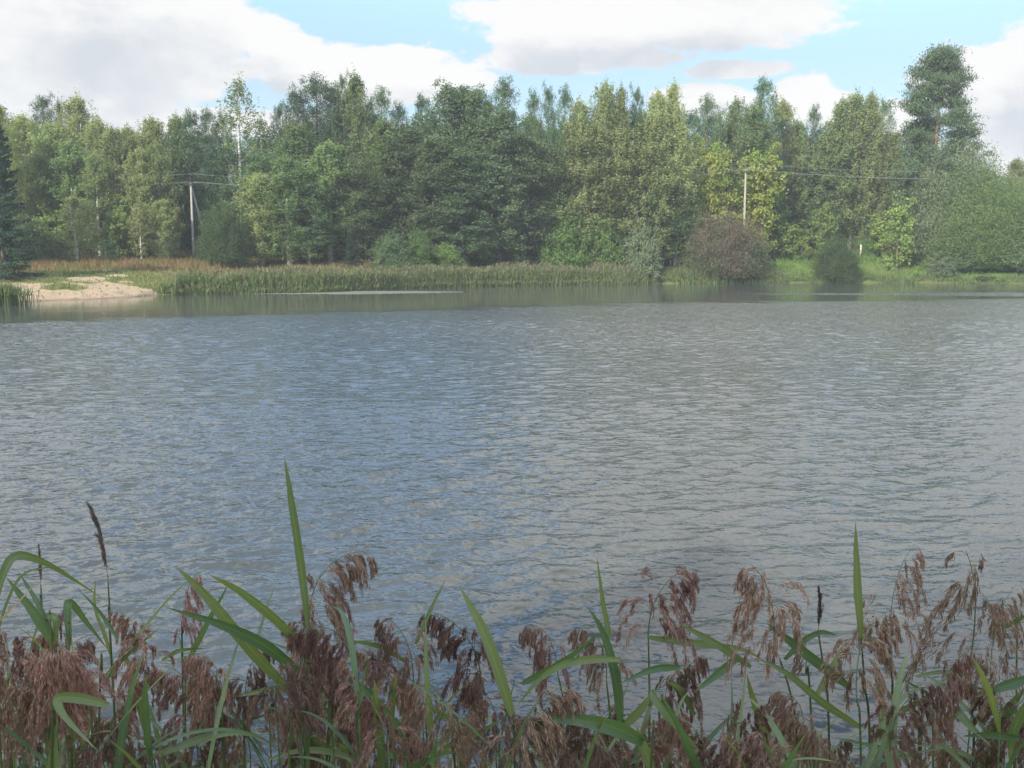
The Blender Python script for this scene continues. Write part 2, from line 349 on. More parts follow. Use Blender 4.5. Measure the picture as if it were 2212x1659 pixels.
def wpatch(x0, x1, y0, y1, sx_, sy_, flat=False):
    xs_ = np.linspace(x0, x1, int((x1 - x0) / sx_) + 1); ys_ = np.linspace(y0, y1, int((y1 - y0) / sy_) + 1); X, Y = np.meshgrid(xs_, ys_)
    Z = np.zeros_like(X) if flat else water_z(X, Y, sy_); n_ = len(xs_); i = (np.arange(len(ys_) - 1)[:, None] * n_ + np.arange(n_ - 1)[None]).ravel()
    mb.add(np.stack([X, Y, Z], -1), np.stack([i, i + 1, i + n_ + 1, i + n_], 1)); AMP.append(water_amp(X, Y).ravel() * (np.interp(Y.ravel(), [8, 22, 50, 75], [1.1, 1.7, 2.9, 3.5]) if not flat else 1.8))
wpatch(-14, 14, 3.2, 22.02, .06, .052); wpatch(-30, 30, 22, 50.05, .115, .085); wpatch(-34, 46, 50, 88, .2, .12)
wpatch(-60, 95, 88, 142, 1.5, 1.0, True); wpatch(-60, -14, 2, 22, 2, 2, True); wpatch(14, 95, 2, 22, 2, 2, True); wpatch(-60, -30, 22, 50, 2, 2, True); wpatch(30, 95, 22, 50, 2, 2, True); wpatch(-60, -34, 50, 88, 2, 2, True); wpatch(46, 95, 50, 88, 2, 2, True)
me = mb.mesh("pond_water", [m], True); a = me.attributes.new('amp', 'FLOAT', 'POINT'); a.data.foreach_set("value", np.concatenate(AMP).astype(np.float32)); tag(link("pond_water", me), kind='structure')

# ------------------------------------------------------------------ blades (grass, reeds)
rng = np.random.default_rng(5)
def blades(x, y, z, h, wd, lean=.25, bend=.2, seg=2):
    """each blade: a tapering two-piece strip; returns V and quads"""
    n = len(x); a = rng.uniform(0, 2 * np.pi, n); la = rng.uniform(0, 2 * np.pi, n)
    wx_, wy_ = np.cos(a) * wd / 2, np.sin(a) * wd / 2
    lx, ly = np.cos(la) * lean * h * rng.random(n), np.sin(la) * lean * h * rng.random(n)
    V = np.empty((n, 6, 3))
    for k, (f, wf, bf) in enumerate(((0, 1, 0), (.55, .85, .35), (1, .15, 1))):
        cx = x + lx * bf; cy_ = y + ly * bf; cz = z + h * (f - .12 * bf * bend)
        V[:, 2 * k] = np.stack([cx - wx_ * wf, cy_ - wy_ * wf, cz], 1); V[:, 2 * k + 1] = np.stack([cx + wx_ * wf, cy_ + wy_ * wf, cz], 1)
    i = np.arange(n)[:, None] * 6
    return V.reshape(-1, 3), np.vstack([i + [0, 1, 3, 2], i + [2, 3, 5, 4]])
def scatter(n, x0, x1, y0, y1, ok):
    x = rng.uniform(x0, x1, n); y = rng.uniform(y0, y1, n); z = H(x, y); u, v = proj(x, y, z); k = ok(x, y, z, u, v); return x[k], y[k], z[k]
def grassmat(name, c1, c2, root, h=1.0, tr=.3):
    m = foliage(name, c1, c2, None, tr); return m
M['reed_green'] = grassmat('reed_stalks', (0.081, 0.115, 0.047), (0.162, 0.196, 0.074), None)
M['reed_yellow'] = grassmat('yellow_reed_stalks', (0.216, 0.216, 0.068), (0.338, 0.297, 0.121), None)
M['reed_plume'] = grassmat('distant_reed_plumes', (0.115, 0.092, 0.068), (0.189, 0.149, 0.108), None)
M['dry_grass'] = grassmat('dry_grass', (.17, .105, .060), (.29, .20, .10), None)
M['straw'] = grassmat('straw_grass', (.28, .22, .09), (.36, .29, .13), None)
M['dull_grass'] = grassmat('dull_grass', (.085, .115, .040), (.165, .175, .070), None)
M['lawn'] = grassmat('bank_grass', (0.081, 0.155, 0.038), (0.169, 0.250, 0.061), None)
def stuff(name, label, cat, sets):
    mb = MB(); mats = []
    for (V, Q, mt) in sets:
        if mt not in mats: mats.append(mt)
        mb.add(V, Q, None, mats.index(mt))
    return tag(link(name, mb.mesh(name, mats)), label, cat, None, 'stuff')
def nz(x, y, s, k): return vnoise(x, y, s, k)
# reed belt on the far shore
def reed_belt(x0, x1, dens, hm, din, dout, seed):
    n = int((x1 - x0) * dens); x = rng.uniform(x0, x1, n); s = rng.uniform(-din, dout, n)
    y = shore(x) + s + 0.5 * nz(x, x * 0, 2.0, seed) + .5 * nz(x, x * 0, 6.0, seed + 3); z = np.maximum(H(x, y), -.25)
    edge = np.clip((s + din) / .8, .35, 1)
    h = hm * edge * rng.uniform(.72, 1.08, n) * (1 + .20 * nz(x, y * 2, 5.5, seed) + .12 * nz(x, y, 2.1, seed + 2) + .08 * nz(x, y, .9, seed + 1)) + .1 * rng.random(n)
    return x, y, z, h
def shore_x(u): return on_z(u, float(np.interp(u, [a for a, _ in _sh], [b for _, b in _sh])), 0)[0]
def far_reeds(name, label, spans):
    sets = []
    for (u0, u1, dens, hm, din, dout, seed, plume) in spans:
        x0, x1 = shore_x(u0), shore_x(u1)
        x, y, z, h = reed_belt(x0, x1, dens, hm, din, dout, seed)
        V, Q = blades(x, y, z, h, rng.uniform(.035, .075, len(x)), .12); sets.append((V, Q, M['reed_green']))
        k = rng.random(len(x)) < .22; k &= (y - shore(x)) < 1.2
        V, Q = blades(x[k] + .03, y[k] - .1, z[k], h[k] * rng.uniform(.18, .5, k.sum()), .05, .15); sets.append((V, Q, M['reed_yellow']))
        # side leaves
        k = rng.random(len(x)) < .75; hh_ = h[k] * rng.uniform(.3, .85, k.sum())
        V, Q = blades(x[k], y[k], z[k] + hh_, rng.uniform(.3, .5, k.sum()), .07, 1.3, 1.5); sets.append((V, Q, M['reed_green']))
        if plume:
            k = rng.random(len(x)) < plume
            V, Q = blades(x[k], y[k], z[k] + h[k] * .93, rng.uniform(.18, .32, k.sum()), .09, .8); sets.append((V, Q, M['reed_plume']))
    return stuff(name, label, 'reeds', sets)
far_reeds('reed_bed', 'long belt of green reeds with brownish tops along the far shore, yellow at the waterline',
          [(385, 860, 620, 1.7, 1.6, 3.2, 1, .16), (860, 1400, 560, 1.7, 1.3, 3.4, 4, .20), (330, 400, 160, .8, .4, 2.0, 8, .1)])
far_reeds('sparse_reeds', 'thin low reeds at the waterline below the grassy bank on the right', [(1400, 1700, 260, 1.1, .7, 1.6, 6, .08), (1700, 2260, 130, .75, .3, .7, 7, 0), (1470, 1600, 160, 1.5, 1.0, 2.2, 9, .05)])
# small reed clump at the left edge
cx_, cy_ = at(2, 640, 66.0)[0], 66.0
n = 520; x = cx_ + rng.normal(0, .75, n); y = cy_ + rng.normal(0, .9, n); h = rng.uniform(1.2, 1.95, n) * np.exp(-((x - cx_) / 2.6) ** 2)
V, Q = blades(x, y, x * 0 - .1, h, .05, .3); V2, Q2 = blades(x, y, h * .5, rng.uniform(.3, .6, n), .07, 1.3, 1.5)
stuff('reed_clump', 'small dark clump of reeds in the shallows in front of the sandy beach', 'reeds', [(V, Q, M['reed_green']), (V2, Q2, M['reed_green'])])
# weeds and stones on the beach
x, y, z = scatter(9000, -40, -24, 68, 92, lambda x, y, z, u, v: (sand_attr(np.stack([x, y, z], 1)) > .2) & (z > .15) & (nz(x * 2, y * 2, 1.1, 4) > .42))
V, Q = blades(x, y, z, rng.uniform(.05, .22, len(x)), .05, .7); stuff('beach_weeds', 'scattered weeds sprouting on the sand', 'weeds', [(V, Q, M['lawn']), ])
ms, t, b = new_mat("beach_stone"); b.inputs['Base Color'].default_value = (.16, .14, .12, 1); b.inputs['Roughness'].default_value = .9
mb = MB(); x, y, z = scatter(420, -40, -24, 68, 86, lambda x, y, z, u, v: (sand_attr(np.stack([x, y, z], 1)) > .5) & (z > -.02))
for a_, c_, d_ in zip(x, y, z): r_ = rng.uniform(.02, .075); mb.tube([(a_ - r_, c_, d_ - .01), (a_ - r_ * .4, c_, d_ + r_ * .3), (a_ + r_ * .5, c_, d_ + r_ * .25), (a_ + r_ * 1.1, c_, d_ - .01)], [r_ * .4, r_ * .7, r_ * .6, r_ * .3], 5)
tag(link('beach_pebbles', mb.mesh('beach_pebbles', [ms], True)), 'grey pebbles and clods strewn over the sand', 'pebbles', None, 'stuff')
# pinkish dry meadow grass left of centre
dsets = []
x, y, z = scatter(60000, -62, 4, 80, 128, lambda x, y, z, u, v: (v < np.interp(u, [-50, 250, 420, 560, 700, 1000], [590, 583, 590, 594, 585, 575]) + 4 * nz(x, y, 3, 2)) & (y > shore(x) + 3) & (rng.random(len(x)) < .80 + .3 * nz(x, y, 2.2, 5)))
V, Q = blades(x, y, z, rng.uniform(.25, .70, len(x)) * (1 + .35 * nz(x, y, 2.7, 3)), rng.uniform(.03, .07, len(x)), .5); dsets.append((V, Q, M['dry_grass']))
k = rng.random(len(x)) < .18; V, Q = blades(x[k], y[k], z[k], rng.uniform(.3, .8, k.sum()), .06, .5); dsets.append((V, Q, M['lawn']))
x, y, z = scatter(9000, -60, -15, 112, 124, lambda x, y, z, u, v: (nz(x, y, 3.5, 9) > -.15))
V, Q = blades(x, y, z, rng.uniform(.5, 1.15, len(x)), .07, .5); dsets.append((V, Q, M['straw']))
stuff('meadow_grass', 'pinkish brown dry grass covering the meadow behind the beach', 'dry grass', dsets)
x, y, z = scatter(46000, -45, -12, 72, 100, lambda x, y, z, u, v: (sand_attr(np.stack([x, y, z], 1)) < .25) & (z > .12) & (v > 578) & (rng.random(len(x)) < .75 + .4 * nz(x, y, 1.5, 4)))
V, Q = blades(x, y, z, rng.uniform(.10, .30, len(x)) * (1 + .5 * nz(x, y, 1.7, 3)), rng.uniform(.03, .07, len(x)), .6)
stuff('beach_grass', 'short green grass growing round the sandy patches', 'grass', [(V, Q, M['dull_grass'])])
x, y, z = scatter(110000, 13, 80, 108, 150, lambda x, y, z, u, v: (z > .1) & (rng.random(len(x)) < .8 + .3 * nz(x, y, 2.0, 4)))
h = rng.uniform(.12, .42, len(x)) * (1 + .6 * nz(x, y, 2.3, 3)); V, Q = blades(x, y, z, h, rng.uniform(.04, .08, len(x)), .6)
k = (y > 131) & (rng.random(len(x)) < .6); V2, Q2 = blades(x[k], y[k], z[k], rng.uniform(.4, .8, k.sum()), .07, .5)
stuff('bank_grass', 'bright green grass on the sloping bank at right, straw coloured along the fence', 'grass', [(V, Q, M['lawn']), (V2, Q2, M['straw'])])
x, y, z = scatter(40000, -62, 80, 112, 150, lambda x, y, z, u, v: (y > shore(x) + 8))
V, Q = blades(x, y, z, rng.uniform(.3, .9, len(x)), rng.uniform(.05, .11, len(x)), .7)
stuff('undergrowth', 'green undergrowth at the foot of the forest', 'undergrowth', [(V, Q, M['green_bush'])])
# floating algae mat
m, t, b = new_mat("algae"); tcn = t.new('ShaderNodeTexCoord').outputs['Object']; nn = t.noise(tcn, 3, 5)
t.l.new(t.mix(t.mr(nn, .35, .65), (.075, .082, .062), (.13, .135, .105)), b.inputs['Base Color']); b.inputs['Roughness'].default_value = .7
def mat_patch(pts, seed):
    top = []; 
    return pts
mb = MB()
def patch(us, vt, vb):
    us2 = np.linspace(us[0], us[-1], 120); jt = np.cumsum(rng.normal(0, .12, 120)); jt -= np.linspace(jt[0], jt[-1], 120)
    T = np.interp(us2, us, vt) + jt * .5; B = np.maximum(np.interp(us2, us, vb) + rng.normal(0, .25, 120), T + .1); V = []
    for u, a, c in zip(us2, T, B): V += [on_z(u, a, .012), on_z(u, (a + c) / 2, .018 + .01 * rng.random()), on_z(u, c, .006)]
    i = np.arange(119)[:, None] * 3; mb.add(V, np.vstack([i + [0, 1, 4, 3], i + [1, 2, 5, 4]]))
patch([520, 640, 760, 900, 1015], [633.5, 632, 627.5, 628.5, 630.6], [635, 635.5, 636, 633.5, 631])
tag(link('algae_mat', mb.mesh('algae_mat', [m])), 'pale grey mat of floating algae in front of the reed belt', 'algae', None, 'stuff')
mb = MB(); patch([860, 930, 985], [617.5, 617.8, 618.2], [618.4, 618.9, 618.6])
m2, t, b = new_mat("yellow_algae"); b.inputs['Base Color'].default_value = (.26, .24, .08, 1); b.inputs['Roughness'].default_value = .8
patch([1000, 1090, 1290, 1380], [616, 614.7, 613.2, 613.2], [616.6, 615.6, 614, 613.4])
tag(link('duckweed', mb.mesh('duckweed', [m2])), 'thin yellow line of duckweed along the foot of the reeds', 'duckweed', None, 'stuff')
# ------------------------------------------------------------------ trees
def unit(a): return a / (np.linalg.norm(a, axis=-1, keepdims=True) + 1e-9)
def leafquads(C, size, elong=1.6, droop=0.0, up=0.0, outc=None, rs=None, flat=0.0):
    n = len(C); a = unit(rs.normal(size=(n, 3)) * (1, 1, 1 - .5 * flat) + np.array([0, 0, up - droop]))
    nrm = rs.normal(size=(n, 3))
    if outc is not None: nrm = unit(nrm) + unit(C - outc) * .9 + np.array([0, 0, .35])
    b = unit(np.cross(a, nrm)); s = size * rs.uniform(.6, 1.25, n)[:, None]
    A = a * s * elong / 2; B = b * s / 2
    V = np.stack([C - A, C + B - A * .1, C + A, C - B - A * .1], 1).reshape(-1, 3)
    return V, (np.arange(n)[:, None] * 4 + np.arange(4))
def branchlines(rs, n, Hh, z0, env, elv, rstart=0.0, curve=0.0, base_xy=None, jit=.25, topc=.97):
    out = []
    for i in range(n):
        f = (i + rs.random()) / n; f = f ** .9; z = z0 + (topc * Hh - z0) * f; az_ = i * 2.399 + rs.normal() * .4
        r = env(f) * rs.uniform(1 - jit * 1.6, 1 + jit * .5); e = elv(f) + rs.normal() * .1
        d = np.array([math.cos(az_), math.sin(az_), 0]); pts = []
        for s in np.linspace(0, 1, 6):
            pts.append(d * r * s + np.array([0, 0, z + r * math.tan(e) * s + curve * r * s * s]))
        out.append(np.array(pts))
    return out
def along(rs, pts, k, s0=.3):
    s = rs.uniform(s0, 1, k) ** .8 * (len(pts) - 1); i = np.minimum(s.astype(int), len(pts) - 2); f = (s - i)[:, None]
    return pts[i] * (1 - f) + pts[i + 1] * f
def trunkmesh(rs, Hh, r0, mat, limbs, limb_r=.35, bend=.3, maxl=26, top=.96):
    mb = MB(); zs = np.linspace(-.3, Hh * top, 12); f = np.linspace(0, 1, 12)
    wob = np.stack([bend * np.sin(f * 3.1 + rs.random() * 6) * f, bend * np.sin(f * 2.3 + rs.random() * 6) * f, zs], 1)
    mb.tube(wob, r0 * (1 - f) ** .8 + .02, 8)
    for L in limbs[:: max(1, len(limbs) // maxl)]:
        zt = L[0][2]; k = np.interp(zt, zs, np.arange(12)); o = np.array([np.interp(zt, zs, wob[:, 0]), np.interp(zt, zs, wob[:, 1]), 0])
        rr = (r0 * (1 - zt / Hh) ** 1.3 + .012) * limb_r * .7; g = np.linspace(1, 0, len(L))[:, None]
        mb.tube(L + o * g, np.linspace(rr, .012, len(L)), 5, 0, False)
    return mb.mesh('trunk', [mat], True)
PROTO = {}
def make(kind, seed, Hh, R, leaf, barkm, builder, **kw):
    rs = np.random.default_rng(seed); Vs, Qs, limbs, r0 = builder(rs, Hh, R, **kw); nV = 0; V = []; Q = []
    for v, q in zip(Vs, Qs): V.append(v); Q.append(q + nV); nV += len(v)
    crown = mesh('crown', np.vstack(V), [np.vstack(Q)], [M[leaf]]); tr = trunkmesh(rs, Hh, r0, M[barkm], limbs, **kw.get('tk', {}))
    PROTO.setdefault(kind, []).append((Hh, R, crown, tr))
def b_birch(rs, Hh, R, z0=.08, n=110, per=370, size=.125, weep=1.3, top=1.0, tk=None, narrow=1.0):
    env = lambda f: R * float(np.interp(f, [0, .15, .4, .62, .82, .93, 1], [.62, .9, 1, .85, .52, .28, .08]))
    L = branchlines(rs, n, Hh, z0 * Hh, env, lambda f: math.radians(28 + 30 * f), curve=.12)
    V = []; Q = []
    for pts in L:
        r = np.linalg.norm(pts[-1][:2]); k = int(per * (.35 + .65 * r / R) * rs.uniform(.6, 1.2)); ns = max(4, k // 14)
        tips = along(rs, pts, ns, .25) + rs.normal(size=(ns, 3)) * (.28, .28, .15)
        idx = rs.integers(0, ns, k); dz = rs.random(k) ** 1.2 * weep * rs.uniform(.4, 1.1, ns)[idx]
        C = tips[idx] + np.stack([rs.normal(0, .09, k), rs.normal(0, .09, k), -dz], 1)
        v, q = leafquads(C, size, 1.4, .5, 0, np.array([0, 0, pts[0][2]]), rs); V.append(v); Q.append(q)
    C = np.array([0, 0, Hh * .99]) + rs.normal(size=(160, 3)) * (.16, .16, .55) - (0, 0, .5); v, q = leafquads(C, size, 1.4, .3, 0, None, rs); V.append(v); Q.append(q)
    return V, Q, L, .012 * Hh
def b_broad(rs, Hh, R, z0=.06, n=110, per=290, size=.145, sd=.4, pw=.8, tk=None):
    env = lambda f: R * float(np.interp(f, [0, .15, .4, .65, .85, .95, 1], [.8, .97, 1, .9, .64, .38, .15]))
    L = branchlines(rs, n, Hh, z0 * Hh, env, lambda f: math.radians(15 + 42 * f), curve=.25)
    V = []; Q = []
    for pts in L:
        r = np.linalg.norm(pts[-1][:2]); k = int(per * (.4 + .6 * r / R) * rs.uniform(.6, 1.2)); nc = max(3, k // 26)
        cl = along(rs, pts, nc, .35) + rs.normal(size=(nc, 3)) * .25; idx = rs.integers(0, nc, k)
        C = cl[idx] + rs.normal(size=(k, 3)) * np.array([sd, sd, sd * .7]) * rs.uniform(.5, 1, nc)[idx][:, None]
        v, q = leafquads(C, size, 1.25, 0, .1, np.array([0, 0, pts[0][2]]), rs); V.append(v); Q.append(q)
    C = np.array([0, 0, Hh * .97]) + rs.normal(size=(120, 3)) * (.2, .2, .5); v, q = leafquads(C, size, 1.3, 0, .4, None, rs); V.append(v); Q.append(q)
    return V, Q, L, .013 * Hh
def b_pine(rs, Hh, R, z0=.1, n=92, per=230, size=.062, tk=None, shape=.85):
    env = lambda f: R * float(np.interp(f, [0, .1, .35, .6, .8, .92, 1], [.7, 1, .95, .8, .56, .36, .10]))
    L = branchlines(rs, n, Hh, z0 * Hh, env, lambda f: math.radians(12 + 44 * f), curve=.36, jit=.3)
    V = []; Q = []
    for pts in L:
        r = np.linalg.norm(pts[-1][:2]); nc = 4 + int(7 * r / R); cl = along(rs, pts, nc, .3); cl[0] = pts[-1]
        cl[1:] += rs.normal(size=(nc - 1, 3)) * (.3, .3, .12) * (r / R + .2); k = int(per * (.45 + .55 * r / R)); idx = rs.integers(0, nc, k)
        C = cl[idx] + rs.normal(size=(k, 3)) * (.16, .16, .13) + np.array([0, 0, 1]) * (rs.random(k)[:, None] ** 2 * .45)
        v, q = leafquads(C, size, 4.2, 0, .9, np.array([0, 0, pts[0][2] - 1]), rs); V.append(v); Q.append(q)
    C = np.array([0, 0, Hh * .97]) + rs.normal(size=(150, 3)) * (.09, .09, .45); v, q = leafquads(C, size, 4, 0, 1.4, None, rs); V.append(v); Q.append(q)
    return V, Q, L, .013 * Hh
def b_spruce(rs, Hh, R, z0=.03, n=170, per=300, size=.09, tk=None):
    env = lambda f: R * (1 - f) ** .85 + .12
    L = branchlines(rs, n, Hh, z0 * Hh, env, lambda f: math.radians(-22 + 40 * f), curve=.22, jit=.22)
    V = []; Q = []
    for pts in L:
        r = np.linalg.norm(pts[-1][:2]); k = int(per * (.25 + .75 * r / R)); P0 = along(rs, pts, k, .08)
        side = rs.normal(size=(k, 1)) * .22 * (r / R + .35); d = unit(pts[-1] - pts[0]); n_ = np.array([-d[1], d[0], 0])
        C = P0 + side * n_ + np.stack([np.zeros(k), np.zeros(k), -np.abs(rs.normal(0, .14, k))], 1); v, q = leafquads(C, size, 3.4, .8, 0, np.array([0, 0, pts[0][2]]), rs, .5); V.append(v); Q.append(q)
    return V, Q, L, .014 * Hh
def b_bush(rs, Hh, R, n=110, per=150, mod=1.0, size=.09, elong=2.4, tk=None, dome=1.0, sd=.2, zl=.02):
    V = []; Q = []; L = []
    for i in range(n):
        a = i * 2.399; f = (i + .5) / n; th = math.acos(1 - f * (1.12 if dome else 1)); rr = rs.uniform(.72, 1.08) * (1 + mod * (.13 * math.sin(2 * a + n) + .09 * math.sin(3 * a + 5 * th + n)))
        tip = np.array([math.cos(a) * math.sin(th) * R, math.sin(a) * math.sin(th) * R, max(zl * Hh, Hh * (.14 + .86 * math.cos(th)))]) * rr
        b0 = np.array([math.cos(a), math.sin(a), 0]) * R * .12 * rs.random(); mid = (b0 + tip) * .5 + np.array([0, 0, .10 * Hh])
        pts = np.array([b0 * (1 - s) ** 2 + 2 * mid * s * (1 - s) + tip * s * s for s in np.linspace(0, 1, 6)]); L.append(pts)
        k = int(per * rs.uniform(.7, 1.3)); nc = 7; cl = along(rs, pts, nc, .42); cl[0] = tip; idx = rs.integers(0, nc, k)
        C = cl[idx] + rs.normal(size=(k, 3)) * np.array([sd, sd, sd * .9]) * (R / 2.2)
        C[:, 2] = np.maximum(C[:, 2], .03); v, q = leafquads(C, size, elong, 0, .5, np.array([0, 0, Hh * .2]), rs); V.append(v); Q.append(q)
    return V, Q, L, .03 * R
def b_bigpine(rs, Hh, R, tk=None):
    V = []; Q = []; L = []
    for i in range(90):
        f = (i + rs.random()) / 90; z = Hh * (.08 + .87 * f); a = i * 2.399 + rs.normal() * .5
        r = R * float(np.interp(f, [0, .12, .3, .5, .7, .88, 1], [.95, 1.0, .95, .92, .85, .62, .25])) * rs.uniform(.72, 1.08); d = np.array([math.cos(a), math.sin(a), 0])
        pts = np.array([d * r * s + np.array([0, 0, z + r * (.05 + .28 * f) * s - .22 * r * s * s + rs.normal() * .08]) for s in np.linspace(0, 1, 7)]); L.append(pts)
        for _ in range(7):
            c = along(rs, pts, 1, .34)[0] + rs.normal(size=3) * (.5, .5, .22); k = 130
            C = c + rs.normal(size=(k, 3)) * (.42, .42, .17) * rs.uniform(.7, 1.25); C[:, 2] += .05
            v, q = leafquads(C, .075, 3.6, 0, .6, c - (0, 0, .4), rs); V.append(v); Q.append(q)
    C = np.array([0, 0, Hh * .96]) + rs.normal(size=(500, 3)) * (.7, .7, .3); v, q = leafquads(C, .085, 3.6, 0, .6, None, rs); V.append(v); Q.append(q)
    return V, Q, L, .017 * Hh

for s_ in (1, 2): make('birch', s_, 18, 2.7, 'birch_leaf', 'birch_bark', b_birch)
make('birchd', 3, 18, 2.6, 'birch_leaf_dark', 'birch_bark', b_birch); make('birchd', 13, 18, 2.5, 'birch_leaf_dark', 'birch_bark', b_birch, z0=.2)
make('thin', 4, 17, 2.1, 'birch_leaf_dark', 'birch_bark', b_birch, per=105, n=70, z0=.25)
make('ybirch', 5, 8, 1.7, 'birch_leaf', 'birch_bark', b_birch, n=60, per=120, size=.12, z0=.08, weep=.6)
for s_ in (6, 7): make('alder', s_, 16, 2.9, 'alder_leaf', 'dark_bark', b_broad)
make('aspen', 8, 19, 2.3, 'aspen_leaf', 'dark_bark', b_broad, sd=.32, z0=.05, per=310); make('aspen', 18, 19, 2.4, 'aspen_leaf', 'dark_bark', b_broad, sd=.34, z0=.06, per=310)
for s_ in (9, 10): make('pine', s_, 18, 2.9, 'pine_needle', 'pine_bark', b_pine)
make('spire', 11, 10, 1.5, 'pine_needle', 'pine_bark', b_pine, n=60, z0=.1, per=110)
make('spruce', 12, 16, 3.4, 'spruce_needle', 'dark_bark', b_spruce)
make('bigpine', 14, 17, 4.2, 'bigpine_needle', 'orange_bark', b_bigpine, tk=dict(maxl=46, limb_r=.42, bend=.25))
make('bush', 15, 4.2, 2.4, 'green_bush', 'dark_bark', b_bush, tk=dict(top=.6)); make('round', 16, 4.2, 2.6, 'willow_dark', 'dark_bark', b_bush, n=220, size=.06, per=230, mod=.4, tk=dict(top=.5))
make('brown', 17, 4.6, 3.9, 'willow_brown', 'dark_bark', b_bush, n=330, size=.07, elong=2.0, sd=.15, per=260, mod=.35, tk=dict(top=.5))
make('grey', 19, 8, 4.0, 'willow_grey', 'dark_bark', b_bush, n=260, size=.075, per=280, tk=dict(top=.6)); make('greyb', 20, 3.6, 1.5, 'willow_grey', 'dark_bark', b_bush, n=80, size=.075, per=130, tk=dict(top=.5))
make('bigbush', 21, 9, 6.0, 'willow_green', 'dark_bark', b_bush, n=380, size=.085, per=320, elong=2.0, tk=dict(top=.6))
make('mapley', 22, 8.5, 2.6, 'maple_yellow', 'dark_bark', b_broad, n=70, size=.22, per=150, sd=.36); make('mapleb', 23, 4.6, 1.5, 'maple_bright', 'dark_bark', b_broad, n=42, size=.19, per=90, sd=.26, z0=.03)
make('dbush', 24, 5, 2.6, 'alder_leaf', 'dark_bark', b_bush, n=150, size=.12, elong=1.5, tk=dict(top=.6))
WORD = {'birch': 'birch_tree', 'birchd': 'birch_tree', 'thin': 'birch_tree', 'ybirch': 'young_birch', 'alder': 'alder_tree', 'aspen': 'aspen_tree', 'pine': 'pine_tree', 'spire': 'young_pine', 'spruce': 'spruce_tree',
        'bigpine': 'old_pine', 'bush': 'leafy_bush', 'round': 'willow_bush', 'brown': 'willow_bush', 'grey': 'grey_willow', 'greyb': 'grey_willow', 'bigbush': 'willow_thicket', 'mapley': 'maple_tree', 'mapleb': 'maple_sapling', 'dbush': 'dark_bush'}
trs = random.Random(3); used = {}
def tree(kind, u, vtop, Y, wpx, label, group=None, sink=0.0, name=None):
    big = kind in ('birch', 'birchd', 'alder', 'aspen', 'pine', 'thin')
    if big: wpx *= 1.42
    x = float(at(u, vtop, Y)[0]); Y = max(Y, float(shore(x)) + (7.5 if big else (.7 if u > 1700 else 2.0) if kind in ('brown', 'round', 'greyb') else 5.5)) if u > -100 else Y
    if 1480 < u <= 1650 and big: Y = max(Y, 129 + (Y - 117) * .5)
    if 385 <= u <= 505 and big: Y = max(Y, 118.5)
    if u > 1650 and (big or kind == 'mapley') : Y = max(Y, 135 + (Y - 117) * .6)
    top = at(u, vtop, Y); x = float(top[0]); z = float(H(x, Y)) - sink; h = float(top[2]) - z
    i = used.get(kind, 0); used[kind] = i + 1; Hh, R, crown, tr = PROTO[kind][i % len(PROTO[kind])]
    word = name or WORD[kind]; e = empty(word, (x, Y, z), trs.uniform(0, 6.28)); wr = wpx / F * Y / (2 * R)
    e.scale = (wr, wr, h / Hh)
    a = link('crown', crown, e); b_ = link('trunk', tr, e)
    tag(e, label, 'bush' if ('bush' in word or 'thicket' in word) else 'tree', group)
    return e
GF = 'trees of the forest edge beyond the pond'; GB = 'trees standing behind the forest edge'
